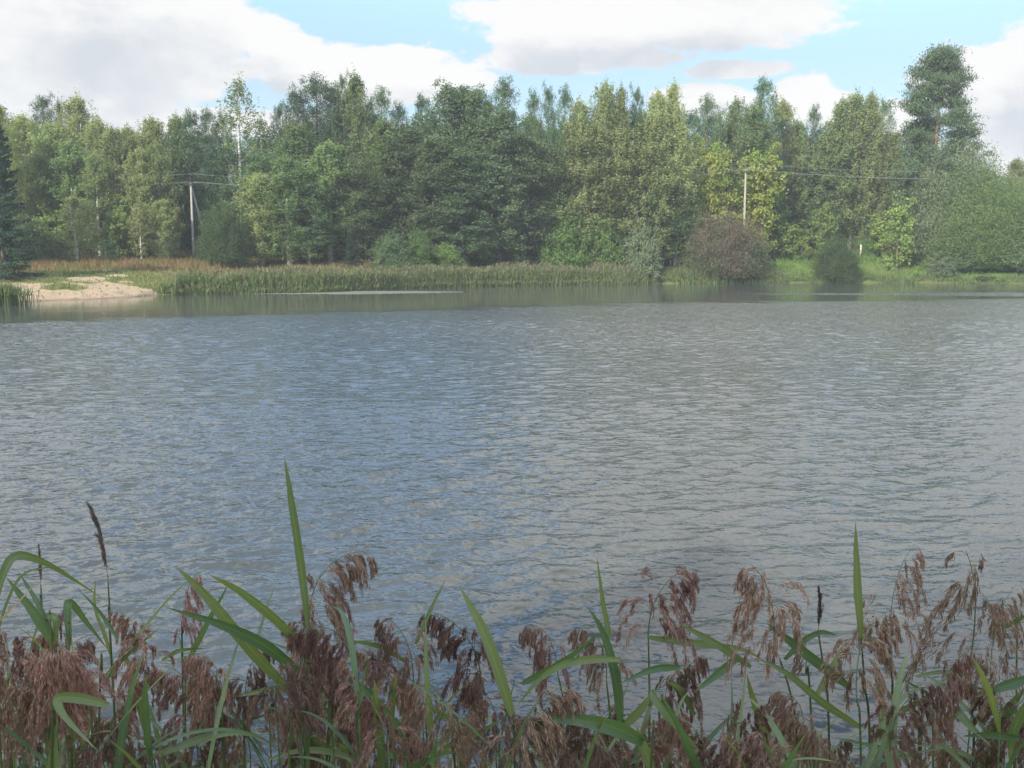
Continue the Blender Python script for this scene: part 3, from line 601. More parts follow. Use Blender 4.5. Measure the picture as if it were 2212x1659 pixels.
T_ = [l.split('|') for l in """spruce|-14|222|84|150|dark drooping spruce cut by the left edge of the picture
pine|90|216|122|70|pine top poking up between birches, nearest the left spruce
spire|127|230|120|44|small dark conifer tip just left of the pointed birch
birch|165|205|119|90|pointed pale birch standing highest on the far left
birch|50|246|116|100|yellow-green birch directly beside the dark left spruce
birch|20|262|118|90|pale birch half hidden behind the dark left spruce
birch|105|262|115|95|full pale birch under the two dark pine tips at left
birch|205|256|117|80|birch with rounded top right of the pointed birch
birch|240|272|115|80|lower pale birch at the dip in the left skyline
birch|275|270|118|70|slim birch just right of the dip in the left skyline
birch|325|252|118|85|yellowish birch midway between the pointed birch and left pole
birchd|150|300|113|85|shaded birch below the pointed birch
birch|75|330|112|75|weeping birch with bare white stem near the left spruce
birch|205|330|111|70|weeping birch with pale stems behind the bright young birch
birch|300|318|112|70|slim weeping birch in front, between the young birch and left pole
birch|335|305|113|70|weeping birch with long pale stem, second left of the pole
birch|352|430|109|62|low light birch just left of the utility pole
alder|385|300|116|80|dark green tree directly behind the left utility pole
birchd|380|248|119|66|greyish birch top left of the dark pines
pine|412|250|118|66|first of the small dark pines above the left pole
pine|445|246|119|60|second small pine above and right of the left pole
pine|478|254|120|56|dark pine just left of the tall airy birch
thin|515|168|118|82|tall airy birch rising high above its neighbours on the left
thin|563|252|120|60|thin see-through birch right of the tall airy birch
pine|602|236|121|46|narrow pine standing alone in the skyline gap
pine|500|330|114|110|broad dark pine below the tall airy birch
pine|450|345|112|80|dark pine behind the top of the utility pole
alder|575|345|114|95|dark broad tree under the narrow skyline pine
ybirch|160|425|106|95|bright young birch standing forward on the left
dbush|40|470|104|110|dark round bush at the meadow edge near the left spruce
mapleb|105|478|108|70|light sapling between dark bush and bright young birch
mapleb|255|470|108|60|small light sapling behind the meadow, right of the young birch
ybirch|300|440|107|60|slender young birch leaning over the straw coloured grass
spire|230|520|104|50|low dark young pine at the meadow edge
spire|130|525|102|54|low dark conifer below the bright young birch
spire|362|512|107|40|tiny conifer in the straw grass left of the pole
round|480|442|106|105|round dark green willow right of the left pole
pine|680|178|119|110|large blue-green pine with tallest left tip of the dark clump
pine|640|205|117|80|lower left shoulder pine of the big dark clump
pine|715|195|120|80|middle pine of the big dark clump
birchd|765|160|120|76|pointed grey-green tree topping the big dark clump
pine|738|172|122|40|slim pine spire beside the highest tree of the dark clump
birchd|635|262|113|90|grey-green birch in front of the dark pine clump
birch|560|372|109|95|light leafy tree right of the round willow
birchd|620|335|108|105|birch with bare white trunk near its foot
birchd|708|305|110|95|pointed birch with leaning white stem below
alder|665|405|107|90|low shaded tree between the two white-stemmed birches
pine|825|202|121|66|pine with candle-like tips, first right of the dark clump
pine|795|225|123|50|small pine touching the right side of the dark clump
pine|862|233|123|52|low pine between the two candle-tipped pines
pine|912|217|122|70|second candle-tipped pine, left of the tall aspens
birchd|830|262|115|95|birch with pale bare stem in the centre left
alder|770|352|110|90|dense green tree below the centre left birch
aspen|885|280|113|95|grey-green tree leaning on the tall aspens
spruce|760|490|103|62|young pale conifer standing forward of the shaded trees
dbush|845|505|103|90|low dark bush right of the young pale conifer
bush|905|500|104|75|leafy bush under the aspens
aspen|972|192|114|85|left tall dark aspen with feathery top
aspen|1003|194|115|60|middle tall aspen of the feathery trio
aspen|1030|200|114|70|right tall aspen of the feathery trio
aspen|935|305|110|80|dark aspen below the feathery trio on its left
aspen|1075|250|111|95|broad dark aspen right of the feathery trio
aspen|1130|300|110|90|dark aspen with brownish leaves and a pale stem
aspen|1000|330|109|90|dense dark aspen reaching down to the reeds
pine|1090|183|118|80|pine crest above the dark aspens
pine|1057|222|120|46|small pine left of the pine crest
pine|1152|208|119|48|first of three pine tips right of centre
pine|1186|198|119|44|second of three pine tips right of centre
pine|1220|200|118|50|third and thickest of three pine tips right of centre
alder|1180|330|111|80|dark tree filling the gap left of the big pale birch
bush|960|528|102|110|yellowish low bush above the reeds
birch|1252|212|117|70|birch with rounded top left of the twin birch points
birch|1310|173|118|74|left and taller of the twin pointed birches
birch|1342|183|119|48|right and slimmer of the twin pointed birches
pine|1377|200|121|46|dark pine top showing between pale birches
birch|1420|193|117|72|pointed pale birch left of the columnar one
birch|1456|174|118|50|columnar birch with a dense narrow top
birch|1262|262|112|130|big pale birch with long white trunk, right of centre
birch|1340|268|112|100|pale birch next to the big white-trunked one
birch|1410|250|113|105|full pale birch above the grey willow bush
birch|1465|262|114|85|pale birch next to the gap in the trees
birchd|1500|300|119|80|shaded birch behind the yellow maple
alder|1440|400|109|90|dark green tree behind the grey willow bush
bush|1215|452|106|112|leafy green bush left below the big pale birch
bush|1305|470|106|100|second leafy green bush, below the big pale birch
dbush|1365|500|108|80|dark bush between leafy bush and grey willow
greyb|1390|488|102|78|grey-leaved willow bush in front of the dark trees
pine|1528|218|120|62|dark pine top framed by white cloud, right of the columnar birch
birchd|1590|213|129|60|airy birch crown left of the right hand pine crest
thin|1555|238|123|34|thin dead-looking treetop beside the dark pine
pine|1650|181|121|76|pine crest left of the small white cloud
birchd|1632|225|117|80|grey birch in front of the pine crest
birch|1690|212|118|72|birch on the right flank of the pine crest
birchd|1725|262|119|60|shaded birch under the small white cloud
pine|1760|238|134|44|lone thin pine against the cloud
birchd|1575|330|127|90|dark birch between the gap and the right utility pole
birchd|1640|310|129|100|grey-green birch behind the overhead wires
birchd|1820|214|121|66|left part of the wide birch group near the old pine
birch|1850|197|122|84|tallest birch of the wide group near the old pine
birch|1885|196|122|60|pale birch with a dry looking top near the old pine
pine|1912|228|133|52|small pine clinging to the right of the wide birch group
birch|1935|282|119|66|low birch left of the old pine
birchd|1790|290|119|90|dark leaning tree under the wide birch group
alder|1772|372|121|90|dark alder right of the grey-white birch
mapley|1540|352|124.5|90|yellow-leaved maple beside the right utility pole
mapley|1640|366|125.5|110|yellowing maple behind the right utility pole
alder|1580|372|127|70|green tree between the two yellow maples
birch|1705|344|122|74|pale drooping birch between the yellow maple and dark alder
mapley|1745|440|126|60|small yellowing maple beside the pale drooping birch
birch|1855|312|126|80|birch with pale stems left of the bright sapling
birch|1905|305|125|90|tall reddish-tinged birch behind the bright sapling
birch|1960|350|126|80|orange-tinged birch under the old pine
mapleb|1676|478|128|62|bright green maple sapling right of the brown willow
mapleb|1718|500|127|60|low maple sapling between brown willow and round bush
mapleb|1779|464|127|56|yellow-green sapling left behind the round green bush
bush|1872|512|130|46|leafy bush at the fence right of the round green bush
mapleb|1905|485|128|60|sapling beside the tall fence post
mapleb|1945|462|121|66|bright tapering maple sapling standing on the grass bank
bigpine|2034|94|127|172|giant old pine with orange trunk towering over the right
pine|1998|250|128|90|dark lower pine leaning on the giant old pine
grey|2075|298|124|178|large silvery willow under the giant old pine
grey|2010|430|126|90|small silvery willow left below the large one
brown|1570|462|114|172|big round brownish willow bush at the water's edge
dbush|1640|522|121|50|green shrub touching the brown willow on its right
round|1810|512|115|98|round green willow bush at the water's edge
bigbush|2140|372|121|250|large green willow thicket at the right edge
dbush|2185|480|116|110|dark shrub at the foot of the willow thicket, far right
dbush|2060|500|120|110|green left flank of the willow thicket
greyb|2035|556|117|62|small greyish shrub on the bank before the willow thicket
bush|2120|545|117|120|low leafy shrub along the foot of the willow thicket
greyb|2130|594|113|50|tiny brownish shrub at the right waterline
birch|2200|340|150|60|distant tree peeping over the willow thicket""".splitlines()]
for k, u, v, Y, w_, lab in T_:
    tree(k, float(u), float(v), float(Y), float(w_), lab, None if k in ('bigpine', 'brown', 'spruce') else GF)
# more trees deeper in the wood close the gaps between the front ones
lr = random.Random(11); taken = set()
def behind(u, kinds):
    best = min((abs(float(t_[1]) - u), i) for i, t_ in enumerate(T_) if t_[0] in kinds and i not in taken)[1]; taken.add(best)
    return ' '.join(T_[best][5].split()[:10]).rstrip(',')
TALL = ('birch', 'birchd', 'alder', 'aspen', 'pine', 'thin', 'mapley'); LOW = ('dbush', 'bush', 'mapleb', 'spire', 'round', 'greyb', 'brown', 'ybirch', 'alder', 'aspen', 'birch', 'birchd')
NMK = {'pine': 'pine', 'birch': 'birch', 'birchd': 'dull birch', 'alder': 'dark alder', 'dbush': 'dark bush', 'bush': 'green bush'}
for i in range(54):
    u = -60 + i * 43.0 + lr.uniform(-12, 12)
    sk = np.interp(u, [0, 150, 250, 400, 560, 700, 900, 1250, 1450, 1600, 1700, 1900, 2000, 2250], [285, 270, 300, 280, 300, 250, 262, 245, 235, 265, 285, 270, 350, 400])
    kd = lr.choice(['pine', 'birchd', 'pine', 'birch', 'alder']) if i % 3 else 'pine'
    tree(kd, u, float(sk) + lr.uniform(0, 28), 132 + lr.uniform(0, 10), 95, NMK[kd] + ' glimpsed behind the ' + behind(u, TALL), GB)
taken.clear()
for i in range(40):
    u = -60 + i * 58.0 + lr.uniform(-12, 12); kd = lr.choice(['dbush', 'bush', 'dbush'])
    hi_ = u > 1640; tree(kd, u, (505 if hi_ else 470) + lr.uniform(-35, 25) * (.3 if hi_ else 1), (142 if hi_ else 128) + lr.uniform(-3, 10), 110 if hi_ else 150, NMK[kd] + ' behind the ' + behind(u, LOW), 'understorey bushes beneath the forest trees')
# the wood goes on beyond both sides of the picture, and trees behind the viewer shade the near bank
for i, (x, y, kd, h) in enumerate([(-52, 96, 'birch', 16), (-58, 88, 'pine', 17), (-55, 108, 'birch', 17), (-62, 100, 'alder', 15), (-52, 76, 'birch', 14), (72, 122, 'alder', 12), (80, 114, 'birch', 15), (84, 104, 'pine', 16), (76, 132, 'birch', 16), (90, 96, 'alder', 14),
        (-7.5, -10.5, 'alder', 13), (-3.5, -11, 'alder', 13), (-11.5, -10, 'birchd', 15), (-6, -16, 'pine', 17), (-11, -16, 'alder', 17), (-1, -15, 'birchd', 16)]):
    Hh, R, crown, tr = PROTO[kd][i % len(PROTO[kd])]; e = empty(WORD[kd], (x, y, float(H(x, y)) - .05), i * 1.3); e.scale = (h / Hh * 1.1, h / Hh * 1.1, h / Hh)
    link('crown', crown, e); link('trunk', tr, e); tag(e, 'green ' + WORD[kd].replace('_', ' ') + (' outside the view behind the near bank' if y < 0 else ' outside the view beyond the beach' if x < 0 else ' outside the view beyond the willow thicket'), 'tree', 'trees outside the view')

# ------------------------------------------------------------------ power line
mc, t, b = new_mat("concrete"); tcn = t.new('ShaderNodeTexCoord').outputs['Object']; nn = t.noise(t.v('MULTIPLY', tcn, (3, 3, .6)), 3, 4)
t.l.new(t.mix(t.mr(nn, .3, .7), (.20, .185, .16), (.30, .28, .24)), b.inputs['Base Color']); b.inputs['Roughness'].default_value = .9
mst, t, b = new_mat("dark_steel"); b.inputs['Base Color'].default_value = (.05, .045, .045, 1); b.inputs['Roughness'].default_value = .6
mwi, t, b = new_mat("aluminium_wire"); b.inputs['Base Color'].default_value = (.30, .31, .32, 1); b.inputs['Roughness'].default_value = .5; b.inputs['Metallic'].default_value = .3
mgl, t, b = new_mat("insulator_glass"); b.inputs['Base Color'].default_value = (.18, .10, .07, 1); b.inputs['Roughness'].default_value = .15
TIPS = {}
def pole(u, v_top, v_arm, Y, brace, label, key):
    p = at(u, v_top, Y); x = float(p[0]); z0 = float(H(x, Y)); top = float(p[2]); zarm = float(at(u, v_arm, Y)[2])
    e = empty('utility_pole', (x, Y, z0)); tag(e, label, 'utility pole')
    def add(nm, mb, mt, pr=e): return link(nm, mb.mesh(nm, [mt]), pr)
    hh = top - z0; mb = MB()
    for k in range(4):
        pass
    V = np.array([[sx * w_, sy * w_ * .8, z] for z, w_ in ((-.5, .145), (hh, .095)) for sx, sy in ((-1, -1), (1, -1), (1, 1), (-1, 1))])
    mb.add(V, [[0, 1, 5, 4], [1, 2, 6, 5], [2, 3, 7, 6], [3, 0, 4, 7], [4, 5, 6, 7]]); o = add('post', mb, mc)
    bv = o.modifiers.new('bevel', 'BEVEL'); bv.width = .02
    mb = MB(); mb.box((0, -.13, hh - .15), (1.3, .08, .09)); arm = add('crossarm', mb, mst)
    mb = MB(); mb.tube([(0, -.1, hh - .4), (0, -.1, zarm - z0)], .035, 6); add('top_bracket', mb, mst)
    tips = []
    for dx, zz in ((-.58, hh - .1), (.58, hh - .1), (0, zarm - z0)):
        mb = MB(); mb.tube([(dx, -.13, zz - .06), (dx, -.13, zz + .08), (dx, -.13, zz + .1), (dx, -.13, zz + .2), (dx, -.13, zz + .24)], [.015, .02, .06, .065, .03], 8); add('insulator', mb, mgl)
        tips.append(np.array([x + dx, Y - .13, z0 + zz + .22]))
    if brace:
        q_ = at(brace[0], brace[1], Y + 1.2); zf = float(H(q_[0], Y + 1.2)); a = np.array([.05, .1, hh - .55]); f_ = np.array([q_[0] - x, 1.2, q_[2] - z0]); dd = f_ - a; k_ = (a[2] + .4 + z0 - zf) / -dd[2]
        mb = MB(); mb.tube([a, a + dd * k_], [.10, .12], 4); add('brace', mb, mc)
    TIPS[key] = tips
pole(412, 395, 380, 112, (437, 490), 'grey concrete utility pole with slanting brace behind the meadow at left', 'L')
pole(1611, 368, 357, 122.5, None, 'pale straight utility pole rising behind the brown willow bush', 'R')
pole(2420, 372, 360, 124, None, 'utility pole outside the picture, next of the line on the right', 'X'); pole(-420, 372, 362, 118, None, 'utility pole outside the picture, next of the line on the left', 'W')
def wire(a, c, sag, label):
    mb = MB(); s = np.linspace(0, 1, 28)[:, None]; P = a + (c - a) * s - np.array([0, 0, 1]) * sag * 4 * s * (1 - s); mb.tube(P, .011, 4)
    tag(link('overhead_wire', mb.mesh('overhead_wire', [mwi])), label, 'wire', 'overhead wires of the power line')
NM = ['lower near wire', 'lower far wire', 'upper wire']
for a, c, sag, w_ in (('L', 'R', 1.7, 'between the left and the right pole'), ('R', 'X', 1.0, 'running right from the pole behind the brown willow'), ('W', 'L', 1.2, 'arriving from the left at the braced pole')):
    for k in range(3):
        A, B = TIPS[a][k], TIPS[c][k]; wire(A, B, sag * (1, 1.06, .92)[k], NM[k] + ' ' + w_)

# ------------------------------------------------------------------ fence posts behind the right bank
mpo, t, b = new_mat("weathered_concrete_post"); tcn = t.new('ShaderNodeTexCoord').outputs['Object']; t.l.new(t.mix(t.mr(t.noise(tcn, 7, 4), .3, .7), (.34, .30, .24), (.50, .45, .37)), b.inputs['Base Color'])
def fpost(u, v0, v1, Y, lean, label):
    p = at(u, v0, Y); x = float(p[0]); z0 = float(H(x, Y)); h = float(p[2]) - z0; mb = MB()
    V = np.array([[sx * w_ + lean * z, sy * w_, z] for z, w_ in ((-.3, .11), (h - .06, .095), (h, .05)) for sx, sy in ((-1, -1), (1, -1), (1, 1), (-1, 1))])
    Q = [[0, 1, 5, 4], [1, 2, 6, 5], [2, 3, 7, 6], [3, 0, 4, 7], [4, 5, 9, 8], [5, 6, 10, 9], [6, 7, 11, 10], [7, 4, 8, 11], [8, 9, 10, 11]]; mb.add(V, Q)
    o = link('fence_post', mb.mesh('fence_post', [mpo])); o.location = (x, Y, z0); tag(o, label, 'fence post', 'fence posts behind the right bank')
for a in [(1663, 532, 560, 130, .02, 'pale fence post just right of the brown willow'), (1696, 537, 553, 131, 0, 'faint fence post between brown willow and round bush'), (1731, 535, 553, 131, .03, 'short fence post behind the saplings, left of round bush'),
          (1860, 528, 545, 131, 0, 'low fence post right behind the round bush'), (1896, 521, 545, 130, -.01, 'tallest bright fence post right of the round bush'), (1930, 530, 545, 131, .02, 'small fence post beside the bright sapling'), (2021, 520, 545, 131, .03, 'fence post on the rusty patch by the thicket')]: fpost(a[0], a[1], a[2], 129.3, a[4], a[5])
p = at(1678, 557, 128.5); mb = MB(); mb.box((p[0], 128.5, float(H(p[0], 128.5)) + .12), (2.1, .2, .16)); mb.box((p[0] - .7, 128.5, float(H(p[0], 128.5)) + .02), (.12, .3, .1)); mb.box((p[0] + .7, 128.5, float(H(p[0], 128.5)) + .02), (.12, .3, .1))
tag(link('wooden_plank', mb.mesh('wooden_plank', [mpo])), 'pale plank lying on supports by the first fence post', 'plank')
x, y, z = scatter(5000, 46, 56, 128, 136, lambda x, y, z, u, v: np.hypot((x - 51) / 3.6, (y - 132) / 3) < 1)
V, Q = blades(x, y, z, rng.uniform(.5, 1.3, len(x)), .07, .5); stuff('rusty_grass', 'rust coloured dry grass between old pine and thicket', 'dry grass', [(V, Q, M['dry_grass'])])
# ------------------------------------------------------------------ reeds on the near bank
def reedleaf_mat(name, c1, c2, c3):
    m, t, b = new_mat(name); geo = t.new('ShaderNodeNewGeometry'); oi = t.new('ShaderNodeObjectInfo'); uv = t.new('ShaderNodeAttribute'); uv.attribute_name = 'across'
    al = t.new('ShaderNodeAttribute'); al.attribute_name = 'along'
    r = oi.outputs['Random']; c = t.mix(r, c1, c2)
    st = t.m('SINE', t.m('MULTIPLY', uv.outputs['Fac'], 46.0)); c = t.mix(t.mr(st, -.2, 1, 0, .22), c, tuple(x * 1.5 for x in c1))
    c = t.mix(t.m('MULTIPLY', t.mr(t.m('ABSOLUTE', uv.outputs['Fac']), .0, .10, 1, 0), .45), c, tuple(x * 1.9 for x in c2))
    tcn = t.new('ShaderNodeTexCoord').outputs['Object']; n = t.noise(tcn, 14, 4)
    c = t.mix(t.m('MULTIPLY', t.mr(n, .60, .72), .5), c, c3); c = t.mix(t.mr(al.outputs['Fac'], .86, 1.0, 0, .6), c, c3)
    t.l.new(c, b.inputs['Base Color']); b.inputs['Roughness'].default_value = .42; b.inputs['Specular IOR Level'].default_value = .45
    tr = t.new('ShaderNodeBsdfTranslucent'); t.l.new(t.v('MULTIPLY', c, (1.5, 1.45, .6)), tr.inputs[0]); mx = t.new('ShaderNodeMixShader'); mx.inputs[0].default_value = .35
    t.l.new(b.outputs[0], mx.inputs[1]); t.l.new(tr.outputs[0], mx.inputs[2]); t.l.new(mx.outputs[0], t.n['Material Output'].inputs[0]); return m
M['blade'] = reedleaf_mat('reed_leaf', (.130, .175, .075), (.190, .230, .100), (.28, .25, .12))
M['blade_dark'] = reedleaf_mat('dark_reed_leaf', (.080, .135, .065), (.120, .180, .080), (.22, .20, .10))
M['blade_dry'] = reedleaf_mat('dry_reed_leaf', (.34, .26, .15), (.42, .34, .20), (.25, .18, .10))
def simple(name, c1, c2, rough=.6, trans=.15):
    m, t, b = new_mat(name); geo = t.new('ShaderNodeNewGeometry'); oi = t.new('ShaderNodeObjectInfo')
    c = t.mix(geo.outputs['Random Per Island'], c1, c2); hs = t.new('ShaderNodeHueSaturation'); t.put(hs.inputs['Color'], c); t.put(hs.inputs['Value'], t.m('MULTIPLY_ADD', oi.outputs['Random'], .7, .70))
    t.put(hs.inputs['Hue'], t.m('MULTIPLY_ADD', t.m('FRACT', t.m('MULTIPLY', oi.outputs['Random'], 5.7)), .03, .49))
    t.l.new(hs.outputs[0], b.inputs['Base Color']); b.inputs['Roughness'].default_value = rough; b.inputs['Specular IOR Level'].default_value = .3
    tr = t.new('ShaderNodeBsdfTranslucent'); t.l.new(hs.outputs[0], tr.inputs[0]); mx = t.new('ShaderNodeMixShader'); mx.inputs[0].default_value = trans
    t.l.new(b.outputs[0], mx.inputs[1]); t.l.new(tr.outputs[0], mx.inputs[2]); t.l.new(mx.outputs[0], t.n['Material Output'].inputs[0]); return m
M['spike'] = simple('plume_spikelets', (.175, .080, .065), (.43, .265, .185), .6, .2)
M['spike_dark'] = simple('dark_plume_spikelets', (.17, .12, .11), (.36, .26, .20))
M['twig'] = simple('plume_branchlets', (.14, .15, .09), (.20, .19, .12), .6, .1)
M['stem'] = simple('reed_stem', (.085, .115, .040), (.14, .16, .06), .45, .05)
def spikelets(mb, C, D, ln, wd, rs, mi):
    n = len(C); D = unit(D); s = unit(np.cross(D, rs.normal(size=(n, 3)))); L = ln * rs.uniform(.7, 1.25, n)[:, None]
    V = np.stack([C, C + D * L * .4 + s * wd, C + D * L, C + D * L * .4 - s * wd], 1).reshape(-1, 3)
    mb.add(V, np.arange(n)[:, None] * 4 + np.arange(4), None, mi)
def ribbon(mb, P, w_, mi, rs):
    P = np.asarray(P); n = len(P); T = unit(np.gradient(P, axis=0)); s = unit(np.cross(T, rs.normal(size=3))); wv = np.linspace(w_, w_ * .4, n)[:, None]
    V = np.stack([P - s * wv, P + s * wv], 1).reshape(-1, 3); i = np.arange(n - 1)[:, None] * 2; mb.add(V, i + [0, 1, 3, 2], None, mi)
def plume_mesh(seed, Lr, nod, nbr, blen, full, openness=1.0, narrow=False, dark=False):
    """a reed panicle: neck at the origin, rising and nodding to +x; branches whorled, then hanging"""
    rs = np.random.default_rng(seed); mb = MB(); s = np.linspace(0, 1, 14)
    th = nod * s ** 1.7; dx = np.sin(th); dz = np.cos(th); R_ = np.stack([np.cumsum(dx), 0.12 * np.cumsum(np.sin(s * 4 + seed) * .3), np.cumsum(dz)], 1) * Lr / 14; R_ -= R_[0]
    mb.tube(R_, np.linspace(.0019, .0006, 14), 5, 0, False)
    for i in range(nbr):
        f = (i + rs.random()) / nbr; k = f * 13; j = min(int(k), 12); p = R_[j] * (1 - k + j) + R_[j + 1] * (k - j); T = unit(R_[j + 1] - R_[j])
        a = rs.uniform(0, 2 * np.pi); o = np.array([math.cos(a), math.sin(a), 0]) * (.25 if narrow else .85 * openness) + np.array([.35 if not narrow else 0.0, 0, 0]) * (nod > .3)
        bl = blen * (1 - .62 * f ** 1.3) * rs.uniform(.65, 1.15); d = unit(T * (1.1 if not narrow else 1.6) + o); P = [p]; v = d.copy(); steps = 9
        g = (.0 if narrow else rs.uniform(.30, .5))
        for q_ in range(steps):
            v = unit(v + np.array([.03 * (nod > .3), 0, -g * (.55 + q_ * .16)]) + rs.normal(size=3) * .05); P.append(P[-1] + v * bl / steps)
        P = np.array(P); ribbon(mb, P, .0005, 0, rs)
        nsub = int(full * 1.7 * bl / blen) + 5
        for m_ in range(nsub):
            kk = rs.uniform(.18, 1) ** .8 * (steps - .01); jj = int(kk); q0 = P[jj] * (1 - kk + jj) + P[jj + 1] * (kk - jj); tv = unit(P[jj + 1] - P[jj])
            sl = bl * rs.uniform(.10, .24) * (1.3 - kk / steps * .5); ns = rs.integers(4, 7); dd = unit(tv * 1.0 + rs.normal(size=3) * .22 + np.array([0, 0, -.9 if not narrow else .2]))
            C = q0 + dd * sl * (np.arange(1, ns + 1) / ns)[:, None] + rs.normal(size=(ns, 3)) * .0016
            spikelets(mb, C, dd * 1.4 + rs.normal(size=(ns, 3)) * .22 + np.array([0, 0, -.25 if not narrow else .1]), .0155, .00105, rs, 1)
    return mb.mesh('plume', [M['twig'], M['spike_dark' if dark else 'spike']])
PL = {'full': [plume_mesh(31, .26, 1.5, 44, .155, 17), plume_mesh(32, .24, 1.1, 40, .15, 17), plume_mesh(33, .28, 2.0, 46, .15, 16), plume_mesh(34, .23, .9, 38, .16, 15), plume_mesh(38, .27, 1.3, 42, .14, 18)],
      'open': [plume_mesh(35, .30, .7, 30, .20, 15, 1.25), plume_mesh(36, .27, .5, 26, .20, 14, 1.35)],
      'slim': [plume_mesh(37, .21, .8, 24, .10, 12, .7), plume_mesh(39, .19, 1.2, 22, .095, 12, .7)],
      'shut': [plume_mesh(40, .26, .45, 34, .085, 9, 1, True, True), plume_mesh(41, .19, .15, 30, .06, 9, 1, True, True)]}
PH = {'full': .235, 'open': .27, 'slim': .2, 'shut': .26}
def ribleaf(P, wd, facing, mat, fold=.35, tw=0.0, blunt=False):
    """leaf blade along P (base to tip); width lies across the direction 'facing' so its broad side shows"""
    P = np.asarray(P, float); n = len(P); T = unit(np.gradient(P, axis=0)); s = np.linspace(0, 1, n)
    side = unit(np.cross(T, facing)); nrm = unit(np.cross(side, T)); ang = tw * s
    S = side * np.cos(ang)[:, None] + nrm * np.sin(ang)[:, None]; N_ = np.cross(S, T)
    prof = np.interp(s, [0, .08, .3, .55, .8, .93, 1], [.5, .75, 1, .88, .5, .2, .02]) if not blunt else np.interp(s, [0, .2, .6, .95, 1], [.7, 1, 1, .8, .5])
    wv = (wd / 2 * prof)[:, None]; wob = (1 + .05 * np.sin(s * 17 + P[0, 0] * 40))[:, None]
    V = np.stack([P - S * wv * wob + N_ * wv * fold, P - S * wv * .5 + N_ * wv * fold * .4, P, P + S * wv * .5 + N_ * wv * fold * .4, P + S * wv + N_ * wv * fold], 1).reshape(-1, 3)
    i = np.arange(n - 1)[:, None] * 5; Q = np.vstack([i + [k, k + 1, k + 6, k + 5] for k in range(4)])
    me = mesh('leaf', V, [Q], [mat], None, True)
    a = me.attributes.new('across', 'FLOAT', 'POINT'); a.data.foreach_set('value', np.tile(np.array([-1, -.5, 0, .5, 1], np.float32), n))
    a = me.attributes.new('along', 'FLOAT', 'POINT'); a.data.foreach_set('value', np.repeat(s, 5).astype(np.float32)); return me
def spline(C, n=18):
    C = np.asarray(C, float); C = np.vstack([2 * C[0] - C[1], C, 2 * C[-1] - C[-2]]); out = []; m_ = len(C) - 3
    for t_ in np.linspace(0, m_ - 1e-6, n):
        i = int(t_); f = t_ - i; a, b_, c, d = C[i:i + 4]; out.append(.5 * (2 * b_ + (c - a) * f + (2 * a - 5 * b_ + 4 * c - d) * f * f + (3 * b_ - a - 3 * c + d) * f ** 3))
    return np.array(out)
rr = random.Random(21); cnt = {}
def pick(kind):
    i = cnt.get(kind, 0); cnt[kind] = i + 1; return PL[kind][i % len(PL[kind])]
GR = 'reeds on the near bank'
def reed(stem_px, Y, label, plume=None, leaves=(), group=GR, dry=False):
    """stem_px: points (u, v) from the neck downwards; plume: (kind, height px, face: +1 nods right / -1 left, width factor)
    leaves: (points base->tip in px, width px, depth change, material)"""
    S = [at(u, v, Y) for u, v in stem_px]; low = S[-1]; dirn = (S[-1] - S[-2]) if len(S) > 1 else np.array([0, 0, -1.0]); dirn = dirn / max(.01, -dirn[2])
    bx = low[0] + np.clip(dirn[0], -.3, .3) * (low[2] - .3) * .5; by = Y + .05; z0 = float(H(bx, by)); base = np.array([bx, by, z0 - .05])
    e = empty('reed', (bx, by, z0)); o = np.array([bx, by, z0]); tag(e, label, 'reed', group)
    P = spline([base - o] + [p - o for p in S[::-1]], 16); mb = MB(); mb.tube(P, np.linspace(.0045, .0022, 16), 6); 
    for k in (4, 7, 10, 13): mb.tube([P[k] - (0, 0, .006), P[k] + (0, 0, .006)], .0050 - .0002 * k, 6)
    link('stem', mb.mesh('stem', [M['stem'] if not dry else M['blade_dry']], True), e)
    if plume:
        kind, hpx, face, wf = plume; me = pick(kind); po = link('plume', me, e); po.location = S[0] - o
        k = hpx / F * Y / PH[kind] * (1.36 if kind != 'shut' else 1.05); po.scale = (k * wf, k * wf, k); po.rotation_euler = (rr.uniform(-.12, .12), rr.uniform(-.08, .08), (0 if face > 0 else math.pi) + rr.uniform(-.6, .6))
    for L in leaves:
        pts, wpx = L[0], L[1]; dY = L[2] if len(L) > 2 else rr.uniform(-.10, .10); mt = M[L[3]] if len(L) > 3 else M['blade' if rr.random() < .62 else 'blade_dark']; n = len(pts)
        W = [at(u, v, Y + dY * (i / max(1, n - 1))) for i, (u, v) in enumerate(pts)]
        C = spline(W, 18) - o; f_ = np.array([rr.uniform(-.5, .5), -1, rr.uniform(-.1, .7)])
        link('leaf', ribleaf(C, wpx / F * Y * .86, f_, mt, .35, rr.uniform(-.7, .7)), e)
    return e
